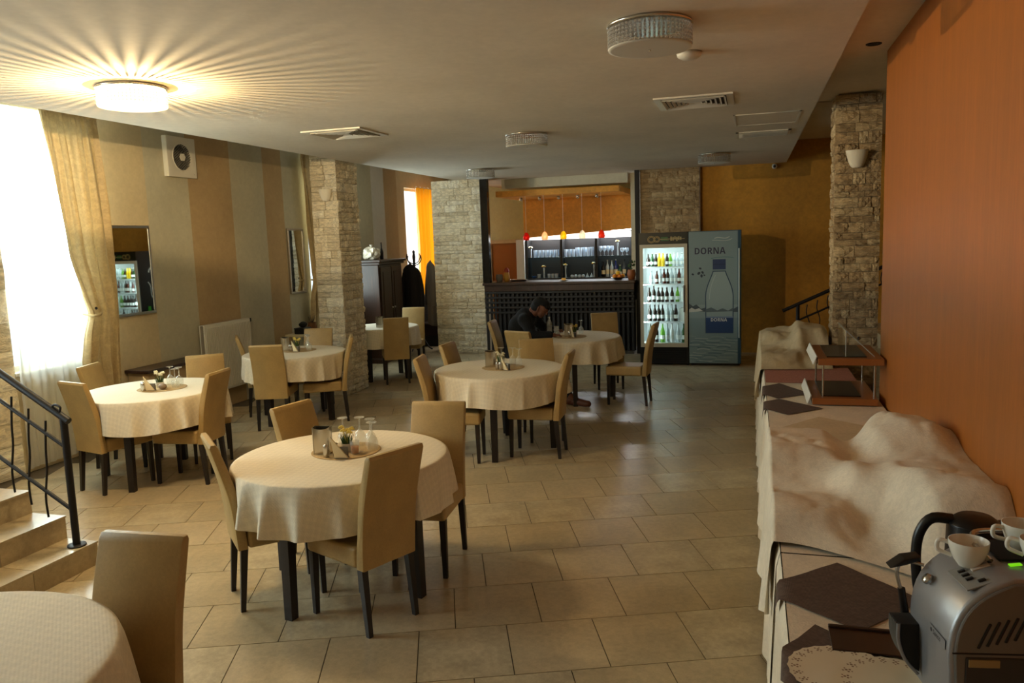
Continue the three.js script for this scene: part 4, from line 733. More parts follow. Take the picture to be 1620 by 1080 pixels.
// ------------------------------------------------------------------ drinks fridges
{
  const f = thing('display_fridge', 'black glass-door drinks fridge full of lit bottles', 'fridge');
  const x0 = -1.605, x1 = -0.885, d0 = 12.02, d1 = 12.66;
  const inner = std({ color: '#e9eeee', roughness: 0.5 });
  const sideTex = canvasTex(512, 1400, (c, w, h) => {
    c.fillStyle = '#0c1410'; c.fillRect(0, 0, w, h);
    c.strokeStyle = '#d8ddd6'; c.lineWidth = 26; c.lineCap = 'round'; c.beginPath(); c.moveTo(150, 640); c.bezierCurveTo(120, 500, 240, 420, 190, 300); c.bezierCurveTo(160, 220, 260, 170, 300, 260); c.stroke();
    c.lineWidth = 14; c.beginPath(); c.moveTo(240, 620); c.bezierCurveTo(330, 560, 230, 480, 330, 400); c.stroke();
    c.fillStyle = '#3f9a2e'; c.beginPath(); c.moveTo(250, 1330); c.lineTo(250, 960); c.bezierCurveTo(250, 860, 315, 850, 318, 720); c.lineTo(372, 720); c.bezierCurveTo(375, 850, 440, 860, 440, 960); c.lineTo(440, 1330); c.closePath(); c.fill();
    c.fillStyle = '#8fd06a'; c.fillRect(268, 960, 26, 340); c.fillStyle = '#e8ece2'; c.fillRect(250, 1040, 190, 130); c.fillStyle = '#1f6a30'; c.fillRect(285, 1070, 120, 70);
  });
  part('side_panel', span(x0, x0 + 0.03, 0.0, 1.96, d0 + 0.03, d1), [M.black, std({ map: sideTex, roughness: 0.4 }), M.black, M.black, M.black, M.black], f);
  { const g = new THREE.BoxGeometry(0.03, 1.96, 0.61).translate(x0 + 0.015, 0.98, -(d0 + 0.335)); f.children[f.children.length - 1].geometry = g; }
  part('side_panel', span(x1 - 0.03, x1, 0, 1.96, d0 + 0.03, d1), M.black, f);
  part('back_panel', span(x0 + 0.03, x1 - 0.03, 0.1, 1.96, d1 - 0.03, d1), M.black, f);
  part('lining', flat([span(x0 + 0.031, x1 - 0.031, 0.31, 1.80, d1 - 0.04, d1 - 0.031), span(x0 + 0.031, x0 + 0.036, 0.31, 1.80, d0 + 0.04, d1 - 0.04), span(x1 - 0.036, x1 - 0.031, 0.31, 1.80, d0 + 0.04, d1 - 0.04), span(x0 + 0.03, x1 - 0.03, 0.30, 0.325, d0 + 0.035, d1 - 0.04), span(x0 + 0.03, x1 - 0.03, 1.79, 1.80, d0 + 0.035, d1 - 0.04)]), inner, f);
  part('base_grille', flat([span(x0 + 0.03, x1 - 0.03, 0.02, 0.3, d0 + 0.03, d1 - 0.03), ...Array.from({ length: 6 }, (_, i) => span(x0 + 0.06, x1 - 0.06, 0.06 + i * 0.033, 0.075 + i * 0.033, d0 + 0.022, d0 + 0.03))]), M.blackMatte, f);
  const signTex = canvasTex(768, 160, (c, w, h) => {
    c.fillStyle = '#101a14'; c.fillRect(0, 0, w, h); c.strokeStyle = '#b59a5c'; c.lineWidth = 7;
    for (const [x, r] of [[200, 52], [200, 36], [285, 44], [285, 28]]) { c.beginPath(); c.ellipse(x, 84, r * 1.1, r, 0, 0, 7); c.stroke(); }
    c.fillStyle = '#b7a878'; c.fillRect(340, 80, 380, 8); for (let i = 0; i < 6; i++) c.fillRect(500 + i * 30, 46 + (i % 2) * 8, 20, 66 - (i % 3) * 9); c.fillStyle = '#2d6b3c'; c.fillRect(350, 52, 110, 22); c.fillRect(352, 96, 120, 16);
  });
  part('sign_header', new THREE.BoxGeometry(x1 - x0 - 0.004, 0.15, 0.04).translate((x0 + x1) / 2, 1.885, -(d0 + 0.02)), [M.black, M.black, M.black, M.black, std({ map: signTex, roughness: 0.35 }), M.black], f);
  part('top_panel', span(x0, x1, 1.96, 1.98, d0 + 0.01, d1), M.black, f);
  const dr = part('door', flat([span(-1.592, -1.543, 0.275, 1.808, d0, d0 + 0.03), span(-0.945, -0.897, 0.275, 1.808, d0, d0 + 0.03), span(-1.543, -0.945, 0.275, 0.335, d0, d0 + 0.03), span(-1.543, -0.945, 1.755, 1.808, d0, d0 + 0.03)]), std({ color: '#c9c1ae', roughness: 0.45 }), f);
  part('pane', span(-1.543, -0.945, 0.335, 1.755, d0 + 0.012, d0 + 0.016), M.glass, dr);
  part('handle', rspan(-0.955, -0.935, 0.8, 1.2, d0 - 0.025, d0 - 0.002, 0.008), M.grey, dr);
  const SH = [1.479, 1.22, 0.945, 0.657, 0.335];
  SH.slice(0, 4).forEach((h) => part('wire_shelf', flat([span(-1.565, -0.925, h - 0.016, h - 0.003, d0 + 0.06, d0 + 0.07), ...Array.from({ length: 12 }, (_, i) => span(-1.56 + i * 0.0565, -1.554 + i * 0.0565, h - 0.009, h - 0.003, d0 + 0.07, d1 - 0.05)), span(-1.565, -0.925, h - 0.012, h - 0.003, d1 - 0.06, d1 - 0.05)]), inner, f));
  const lamp = part('light_tube', flat([span(-1.566, -1.552, 0.34, 1.75, d0 + 0.04, d0 + 0.054), span(-1.54, -0.95, 1.765, 1.78, d0 + 0.05, d0 + 0.07)]), std({ color: '#fff', emissive: '#eafaff', emissiveIntensity: 7 }), f);
  for (const [X, h, D, w, hh, tx, th, td, p] of [[-1.545, 1.05, 12.06, 0.03, 1.4, -1.2, 1.05, 12.25, 40], [-1.245, 1.76, 12.085, 0.56, 0.03, -1.245, 1.0, 12.25, 30]]) { const l = new THREE.RectAreaLight(new THREE.Color(0.86, 0.97, 1), p, w, hh); l.position.copy(V(X, h, D)); l.lookAt(V(tx, th, td)); scene.add(l); }
  // bottles
  const G = (c, tr) => phys({ color: c, roughness: 0.08, transmission: tr, thickness: 0, side: THREE.DoubleSide });
  const kinds = {
    green: [G('#2f6b3a', 0.6), 'green'], dark: [G('#2a1a10', 0.4), 'dark brown'], yellow: [std({ color: '#e8c31a', roughness: 0.25 }), 'bright yellow'], clear: [G('#dce9ec', 0.4), 'clear'], red: [G('#6a2418', 0.5), 'reddish'], lime: [G('#9ed85a', 0.7), 'lime green'], white: [std({ color: '#e6ecec', roughness: 0.4 }), 'white'], gold: [G('#1d2a18', 0.3), 'dark gold-labelled'],
  };
  const shape = (tall, r) => lathe([[0, 0], [r, 0], [r * 1.02, 0.01], [r * 1.02, tall * 0.55], [r * 0.9, tall * 0.63], [0.0115, tall * 0.82], [0.0115, tall * 0.97], [0.013, tall * 0.975], [0.013, tall], [0, tall]], 12);
  const S = { s: [shape(0.19, 0.028), 0.19, 0.028], m: [shape(0.22, 0.029), 0.22, 0.029], l: [shape(0.25, 0.031), 0.25, 0.031], x: [shape(0.28, 0.033), 0.28, 0.033] };
  const names = ['top', 'second', 'third', 'fourth', 'bottom'];
  const rows = [
    [[248, 'dark', 's'], [277, 'green', 's'], [303, 'dark', 's'], [327, 'yellow', 's'], [353, 'yellow', 's'], [382, 'dark', 's'], [405, 'lime', 's'], [431, 'clear', 's'], [457, 'clear', 's'], [487, 'clear', 's']],
    [[268, 'clear', 's'], [308, 'red', 's'], [333, 'clear', 'm'], [360, 'red', 'm'], [385, 'dark', 'm'], [412, 'clear', 'm'], [440, 'clear', 'm'], [466, 'red', 'm'], [491, 'clear', 'm']],
    [[253, 'dark', 'm'], [285, 'dark', 'l'], [318, 'dark', 'm'], [346, 'dark', 'm'], [378, 'dark', 'm'], [415, 'dark', 'm'], [453, 'lime', 'm'], [490, 'white', 'm']],
    [[255, 'dark', 'l'], [290, 'dark', 'l'], [318, 'dark', 'l'], [346, 'dark', 'l'], [382, 'clear', 'l'], [412, 'clear', 'l'], [440, 'dark', 'l']],
    [[258, 'gold', 'x'], [300, 'dark', 'x'], [345, 'lime', 'x'], [378, 'clear', 'x'], [412, 'white', 'x'], [456, 'clear', 'x'], [496, 'green', 'x']],
  ];
  const proto = {};
  rows.forEach((row, k) => row.forEach(([p, kind, size], i) => {
    const X = -1.535 + (p - 222) / 283 * 0.59, D = 12.02 + 0.13, [g, tall, r] = S[size], lab = kinds[kind][1] + ' bottle, ' + ['first', 'second', 'third', 'fourth', 'fifth', 'sixth', 'seventh', 'eighth', 'ninth', 'tenth'][i] + ' from the light tube on the ' + names[k] + ' shelf of the fridge', key = kind + size;
    if (proto[key]) copy(proto[key], [X, SH[k] - 0.002, D], 0, lab);
    else {
      const t = proto[key] = thing('drink_bottle', lab, 'bottle', [X, SH[k] - 0.002, D], 0, 'bottles in the glass-door fridge');
      part('glass', g, kinds[kind][0], t);
      part('label', new THREE.CylinderGeometry(r * 1.04, r * 1.04, tall * 0.22, 12, 1, true).translate(0, tall * 0.28, 0), kind === 'gold' ? std({ color: '#d98a1c', roughness: 0.5 }) : kind === 'yellow' ? kinds.yellow[0] : std({ color: '#dfe5e2', roughness: 0.6 }), t);
      part('cap', lathe([[0, tall], [0.0145, tall - 0.006], [0.0145, tall + 0.006], [0, tall + 0.007]], 10), kind === 'yellow' ? kinds.yellow[0] : M.steel, t);
    }
  }));
  const cb = thing('carton', 'white carton at the end of the fourth fridge shelf', 'carton', [-0.985, 0.655, 12.18]); part('body', rbox(0.085, 0.19, 0.09, 0.006).translate(0, 0.095, 0), kinds.white[0], cb); part('cap', lathe([[0, 0.19], [0.016, 0.19], [0.016, 0.205], [0, 0.205]], 10).translate(0, 0, 0.01), M.steel, cb);
  // printed solid-door fridge
  const q = thing('printed_fridge', 'tall pale blue fridge printed with a water bottle picture', 'fridge');
  const y0 = -0.875, y1 = -0.138;
  const pic = canvasTex(720, 1960, (c, w, h) => {
    c.fillStyle = '#7f98a1'; c.fillRect(0, 0, w, h);
    const hill = (pts, col) => { c.fillStyle = col; c.beginPath(); c.moveTo(...pts[0]); for (const p of pts) c.lineTo(...p); c.closePath(); c.fill(); };
    c.fillStyle = '#8ca4ac'; c.fillRect(0, 1080, w, 200); hill([[0, 1180], [0, 1060], [60, 1100], [110, 1075], [180, 1140], [250, 1120], [330, 1170], [420, 1130], [520, 1180], [600, 1120], [650, 1150], [720, 1110], [720, 1190]], '#4a5a66');
    hill([[0, 1150], [40, 1120], [90, 1150], [150, 1130], [210, 1175], [0, 1190]], '#c9d2d4');
    for (let i = 0; i < 46; i++) { c.strokeStyle = ['#9db2b7', '#62808c', '#aebfc2', '#54727f'][i % 4]; c.lineWidth = 5 + (i % 5) * 2; c.beginPath(); const y = 1560 + (i * 53) % 380, x = (i * 167) % 700; c.moveTo(x - 90, y); c.quadraticCurveTo(x, y - 26 + (i % 3) * 22, x + 110, y + 6); c.stroke(); }
    c.fillStyle = '#2f3350'; c.font = 'bold 132px sans-serif'; c.fillText('DORNA', 78, 330);
    c.strokeStyle = '#4b7a84'; c.lineWidth = 8; c.beginPath(); c.moveTo(330, 396); c.quadraticCurveTo(520, 360, 660, 392); c.stroke();
    c.strokeStyle = '#b9c6c8'; c.lineWidth = 12; c.beginPath(); c.moveTo(380, 105); c.bezierCurveTo(460, 60, 520, 140, 600, 80); c.stroke(); c.lineWidth = 8; c.beginPath(); c.moveTo(350, 130); c.bezierCurveTo(430, 120, 540, 170, 640, 110); c.stroke();
    c.fillStyle = '#28406e'; c.fillRect(355, 410, 190, 150); c.fillStyle = '#1f3560'; c.fillRect(355, 478, 190, 14);
    c.fillStyle = '#93abb4'; c.strokeStyle = '#33506a'; c.lineWidth = 15; c.beginPath(); c.moveTo(360, 585); c.bezierCurveTo(330, 690, 255, 800, 248, 960); c.lineTo(252, 1500); c.lineTo(650, 1500); c.lineTo(654, 960); c.bezierCurveTo(646, 800, 570, 690, 540, 585); c.closePath(); c.fill(); c.stroke();
    c.strokeStyle = '#a9bdc4'; c.lineWidth = 10; c.beginPath(); c.moveTo(395, 640); c.bezierCurveTo(340, 760, 310, 850, 305, 1000); c.stroke();
    hill([[248, 1150], [330, 1120], [420, 1165], [500, 1135], [580, 1170], [654, 1125], [654, 1180], [248, 1190]], '#5c6e79');
    c.fillStyle = '#24477c'; c.fillRect(252, 1275, 398, 225); c.fillStyle = '#7d96b8'; c.fillRect(252, 1255, 398, 22); c.fillStyle = '#d7dfe6'; c.font = 'bold 70px sans-serif'; c.fillText('DORNA', 318, 1330);
    c.fillStyle = '#2c3a4c'; for (const [x, y, r] of [[170, 540, 20], [150, 610, 26], [205, 600, 22], [190, 650, 24], [60, 625, 20], [230, 640, 14]]) { c.beginPath(); c.ellipse(x, y, r, r * 0.7, x, 0, 7); c.fill(); }
  });
  const blue = std({ color: '#27506c', roughness: 0.4 });
  part('body', span(y0, y1, 0.03, 1.98, 12.06, 12.68), blue, q);
  part('plinth', span(y0 + 0.02, y1 - 0.02, 0, 0.03, 12.08, 12.64), M.black, q);
  const door = part('door', new THREE.BoxGeometry(y1 - y0 - 0.045, 1.93, 0.045).translate((y0 + y1 - 0.045) / 2, 1.005, -12.035), [blue, blue, blue, blue, std({ map: pic, roughness: 0.35 }), blue], q);
  part('door_edge', span(y1 - 0.043, y1, 0.04, 1.97, 12.012, 12.058), blue, q);
  part('handle', rspan(y1 - 0.036, y1 - 0.016, 0.42, 1.72, 11.985, 12.012, 0.006), std({ color: '#cfe3ea', roughness: 0.25 }), door);
}

// ------------------------------------------------------------------ the buffet along the veneered wall
const BX0 = 0.10, BX1 = 0.855, BH = 0.755;
const runs = [[1.2, 3.02, 'end of the buffet holding the coffee machine'], [3.03, 4.83, 'part of the buffet under the large draped heap'], [4.84, 6.72, 'middle of the buffet under the glass display stand'], [6.73, 9.0, 'far end of the buffet under the second draped heap']];
runs.forEach(([a, b, what], i) => {
  const BX1 = i === 3 ? 0.66 : 0.855;
  const t = thing('buffet_table', 'cloth-covered trestle table, ' + what, 'table', [0, 0, 0], 0, 'buffet tables');
  part('table_top', rspan(BX0 + 0.02, BX1, BH - 0.035, BH - 0.006, a + 0.01, b - 0.01), M.darkWood, t);
  for (const X of [BX0 + 0.08, BX1 - 0.06]) for (const D of [a + 0.1, b - 0.1]) part('leg', prism([X, 0, -D], [X, BH - 0.035, -D], 0.04, 0.04, 0.05, 0.05), M.legWood, t);
  const c = thing('buffet_cloth', 'long white cloth hanging from the ' + what, 'tablecloth', [0, 0, 0], 0, 'buffet tablecloths');
  const n = Math.round((b - a) * 50), ph = i * 2.1;
  part('top_cloth', gridGeo(6, 6, (u, v) => [lerp(BX1, BX0 + 0.012, u), BH - 0.001, -lerp(a, b, v)], (u, v) => [u * 0.76, v * (b - a)]), M.clothPlain, c);
  part('skirt', gridGeo(n, 14, (u, v) => {
    const D = lerp(a, b, u), k = D * 2 * Math.PI, am = Math.pow(v, 0.9), w = Math.sin(k * 1.9 + ph + Math.sin(k * 0.7)) * 0.6 + 0.4 * Math.sin(k * 4.3 + 2 * ph);
    return [BX0 + 0.012 * (1 - smooth(0, 0.05, v)) - 0.004 - am * (0.014 + 0.018 * (w + 0.3) + 0.006 * i), BH - 0.001 - 0.010 * smooth(0, 0.05, v) - (0.70 + 0.012 * w) * v, -D];
  }, (u, v) => [v * 0.7, u * (b - a)]), M.clothPlain, c);
  if (i === 3) part('end_skirt', gridGeo(40, 10, (u, v) => [lerp(BX0, BX1, u) - 0.03 * v * (1 - u), BH - 0.001 - 0.7 * v, -(b + 0.005 + v * (0.03 + 0.02 * Math.sin(u * 20)))]), M.clothPlain, c);
});
// mats with one corner hanging over the edge
function diamond(pts, mat, name, label, group, hang = 0.09) {                // pts: edge corner, far corner, wall corner, near corner (X, D)
  const t = thing(name, label, 'mat', [0, 0, 0], 0, group), [e, f, w, n] = pts, N = 16;
  part('weave', gridGeo(N, N, (u, v) => {
    const X = lerp(lerp(e[0] - hang, f[0], u), lerp(n[0], w[0], u), v), D = lerp(lerp(e[1], f[1], u), lerp(n[1], w[1], u), v);
    if (X < BX0) return [BX0 - 0.012 - 0.12 * (BX0 - X), BH + 0.004 - (BX0 - X) * 1.0, -D];
    return [X - 0.012 * (1 - smooth(BX0, BX0 + 0.04, X)), BH + 0.0035 + 0.0006 * Math.sin(X * 60), -D];
  }, (u, v) => [u * 0.4, v * 0.4]), mat, t);
}
diamond([[0.07, 6.24], [0.215, 6.53], [0.42, 6.13], [0.185, 5.92]], M.matBrown, 'brown_mat', 'dark brown diamond mat beside the rose mat on the buffet', 'brown diamond mats');
diamond([[0.085, 5.68], [0.195, 5.91], [0.466, 5.62], [0.23, 5.39]], M.matBrown, 'brown_mat', 'dark brown diamond mat in front of the glass display stand', 'brown diamond mats');
diamond([[0.09, 2.68], [0.30, 2.96], [0.535, 2.70], [0.315, 2.44]], M.matBrown, 'brown_mat', 'large dark brown diamond mat before the draped heap and coffee machine', 'brown diamond mats', 0.07);
diamond([[0.08, 2.20], [0.19, 2.46], [0.45, 2.2], [0.3, 1.7]], M.matBrown, 'brown_mat', 'dark brown mat under the printed paper doilies', 'brown diamond mats', 0.03);
diamond([[0.11, 4.93], [0.42, 5.36], [0.80, 5.02], [0.5, 4.70]], M.clothCream, 'cream_overlay', 'plain cream diamond cloth on the buffet beyond the draped heap', null, 0);
{
  const t = thing('rose_mat', 'rose-brown woven runner across the buffet behind the display stand', 'mat'); part('weave', rspan(BX0 + 0.015, 0.80, BH + 0.001, BH + 0.005, 6.56, 7.3, 0.0015), M.matRose, t);
  const tr = thing('dark_tray', 'low dark wooden tray beside the coffee machine', 'tray'); part('tray', flat([rspan(0.225, 0.43, BH + 0.006, BH + 0.012, 2.30, 2.435, 0.002), rspan(0.225, 0.43, BH + 0.006, BH + 0.018, 2.43, 2.445, 0.003)]), M.darkWood, tr);
}
const doilyTex = canvasTex(512, 512, (c, w) => { c.fillStyle = '#d9ccb0'; c.fillRect(0, 0, w, w); c.translate(w / 2, w / 2); for (let i = 0; i < 22; i++) { c.save(); c.rotate(i / 22 * 2 * Math.PI); c.fillStyle = '#8a6f58'; for (const [x, y, r] of [[218, 0, 7], [204, -10, 6], [204, 10, 6], [230, -11, 5], [230, 11, 5], [190, 0, 4]]) { c.beginPath(); c.arc(x, y, r, 0, 7); c.fill(); } c.restore(); } });
const doilyMat = std({ map: doilyTex, roughness: 0.95, side: THREE.DoubleSide });
function doily(X, D, r, h, label, turn) {
  const t = thing('paper_doily', label, 'doily', [X, h, D], turn, 'printed doilies');
  part('paper', gridGeo(66, 10, (u, v) => { const a = u * 2 * Math.PI, q = r * v * (1 + (v > 0.95 ? 0.018 * Math.cos(a * 22) : 0)); return [q * Math.cos(a), 0.001 + 0.0015 * Math.sin(a * 3 + v * 4) * v, q * Math.sin(a)]; }, (u, v) => { const a = u * 2 * Math.PI; return [0.5 + 0.49 * v * Math.cos(a), 0.5 + 0.49 * v * Math.sin(a)]; }), doilyMat, t);
}
doily(0.235, 2.19, 0.135, BH + 0.008, 'round printed paper doily at the table edge on the brown mat', 0);
doily(0.36, 2.15, 0.135, BH + 0.0115, 'round printed paper doily overlapping the coffee machine foot', 20);

// cloths thrown over dishes: a membrane relaxed over what stands beneath
function heap(name, label, D0, D1, near, far, boxes, mat, over, sd, low = []) {
  const nx = 84, nd = 110, X0 = BX0, X1 = D0 > 6 ? 0.672 : 0.868, S = new Float64Array((nx + 1) * (nd + 1)), Z = new Float64Array(S.length), id = (i, j) => j * (nx + 1) + i;
  const dAt = (X, v) => lerp(near(X), far(X), v);
  for (let j = 0; j <= nd; j++) for (let i = 0; i <= nx; i++) {
    const X = lerp(X0, X1, i / nx), D = dAt(X, j / nd); let h = BH + 0.006;
    for (const [a, b, c, d, t, rot = 0] of boxes) { const cx = (a + b) / 2, cd = (c + d) / 2, co = Math.cos(rot), si = Math.sin(rot), x = (X - cx) * co + (D - cd) * si, y = -(X - cx) * si + (D - cd) * co; if (Math.abs(x) <= (b - a) / 2 && Math.abs(y) <= (d - c) / 2) h = Math.max(h, t); }
    S[id(i, j)] = h; Z[id(i, j)] = h;
  }
  for (let it = 0; it < 900; it++) for (let j = 0; j <= nd; j++) for (let i = 0; i <= nx; i++) {
    const q = id(i, j), l = Z[id(Math.max(0, i - 1), j)], r = Z[id(Math.min(nx, i + 1), j)], b = j ? Z[id(i, j - 1)] : BH + 0.004, f = j < nd ? Z[id(i, j + 1)] : BH + 0.004;
    Z[q] = Math.max(S[q], (l + r + b + f) / 4 - 0.00022);
  }
  for (let it = 0; it < 14; it++) { const Q = Z.slice(); for (let j = 1; j < nd; j++) for (let i = 0; i <= nx; i++) Z[id(i, j)] = (2 * Q[id(i, j)] + Q[id(Math.max(0, i - 1), j)] + Q[id(Math.min(nx, i + 1), j)] + Q[id(i, j - 1)] + Q[id(i, j + 1)]) / 6; }
  const wr = (X, D) => 0.045 * Math.pow(Math.abs(Math.sin(7 * (X * 0.8 + D * 0.5) + 3 * noise(X * 0.6, D * 0.4, 5, 5, sd + 4))), 3) * smooth(0.35, 0.75, noise(X * 0.7, D * 0.5, 4, 4, sd + 5)) + 0.012 * (noise(X * 0.9 + D * 0.35, D * 0.5, 7, 7, sd) - 0.5) + 0.010 * Math.abs(noise(X * 0.7 - D * 0.4, D * 0.6 + X * 0.5, 13, 13, sd + 1) - 0.5) * 2 * smooth(BH, BH + 0.1, 1) + 0.003 * (noise(X, D, 40, 40, sd + 2) - 0.5);
  const nh = 18, total = nx + nh, t = thing(name, label, 'cloth');
  part('cloth', gridGeo(total, nd, (u, v) => {
    const k = Math.round(u * total), j = Math.round(v * nd);
    if (k >= nh) { const i = k - nh, X = lerp(X0, X1, i / nx), D = dAt(X, v), z = Z[id(i, j)]; return [X - 0.014 * (1 - smooth(X0, X0 + 0.05, X)), z + 0.005 + Math.max(0, wr(X, D)) * smooth(0, 0.06, v) * (1 - smooth(0.94, 1, v)), -D]; }
    const s = (nh - k) / nh, D = dAt(X0, v), w = Math.sin(D * 21 + sd) * 0.5 + 0.5 * Math.sin(D * 37 + 1.3), len = over(v) , z = Z[id(0, j)] + 0.005;
    return [X0 - 0.018 - 0.02 * Math.pow(s, 0.7) - 0.022 * s * (w + 0.5), z - s * (len + (z - BH)) , -(D + 0.02 * s * Math.sin(D * 9))];
  }, (u, v) => [u * 1.1, v * (D1 - D0)]), mat, t);
}
heap('draped_cloth', 'white cloth thrown over dishes on the buffet behind the coffee machine', 2.75, 4.5, (X) => 3.09 - 0.78 * smooth(0.1, 0.9, X) * 0.5 - 0.0 * X, (X) => 4.42 + 0.12 * X, [[0.11, 0.36, 3.18, 3.42, 0.86], [0.10, 0.36, 3.72, 4.18, 0.965], [0.54, 0.80, 3.78, 4.18, 1.03], [0.58, 0.86, 3.05, 3.55, 0.99, 0.15], [0.40, 0.50, 3.42, 3.58, 0.93]], M.clothPlain, (v) => 0.24 + 0.10 * Math.sin(v * 5 + 0.5), 71);
heap('draped_cloth', 'cream cloth thrown over dishes at the far end of the buffet', 7.2, 8.98, (X) => 7.12 + 0.12 * X, (X) => 8.95, [[0.12, 0.40, 7.38, 7.75, 0.86], [0.14, 0.42, 8.05, 8.6, 0.96], [0.42, 0.64, 7.75, 8.35, 1.03]], M.clothCream, (v) => 0.25 + 0.36 * smooth(0.55, 0.95, v), 91);

// two-tier display stand
{
  const t = thing('display_stand', 'two-tier wooden display stand with metal posts and black trays', 'display stand');
  const wood = std({ color: '#9c5f2c', roughness: 0.4 });
  const tier = (x0, x1, d0, d1, h) => { part('tier', rspan(x0, x1, h, h + 0.045, d0, d1, 0.004), wood, t); part('black_tray', rspan(x0 + 0.06, x1 - 0.10, h + 0.046, h + 0.052, d0 + 0.07, d1 - 0.06, 0.002), M.black, t); part('price_rail', prism([x0 - 0.03, h + 0.004, -(d0 + d1) / 2], [x0 - 0.008, h + 0.062, -(d0 + d1) / 2], 0.006, d1 - d0 - 0.02, 0.006, d1 - d0 - 0.02), M.whitePaint, t); };
  tier(0.405, 0.82, 5.72, 6.42, BH + 0.006); tier(0.44, 0.855, 5.74, 6.45, 1.03);
  for (const [X, D] of [[0.475, 5.77], [0.80, 5.77], [0.475, 6.39], [0.80, 6.39]]) part('post', bar(V(X, BH + 0.05, D), V(X, 1.03, D), 0.007), M.chrome, t);
  const g = thing('acrylic_cover', 'clear acrylic cover standing on the two-tier display stand', 'cover');
  const rim = phys({ color: '#dfe6e4', roughness: 0.1, transmission: 0.5, thickness: 0 });
  part('pane', prism([0.62, 1.084, -6.05], [0.62, 1.26, -6.05], 0.004, 0.5, 0.004, 0.5), M.glass, g);
  part('sloped_pane', prism([0.80, 1.084, -6.05], [0.63, 1.26, -6.05], 0.004, 0.5, 0.004, 0.5), M.glass, g);
  part('edge', flat([bar(V(0.62, 1.084, 5.80), V(0.62, 1.26, 5.80), 0.003), bar(V(0.62, 1.26, 5.80), V(0.80, 1.084, 5.80), 0.003), bar(V(0.62, 1.26, 5.80), V(0.62, 1.26, 6.3), 0.003)]), rim, g);
  part('knob', new THREE.SphereGeometry(0.012, 10, 8).translate(0.70, 1.21, -5.79), M.black, g);
}
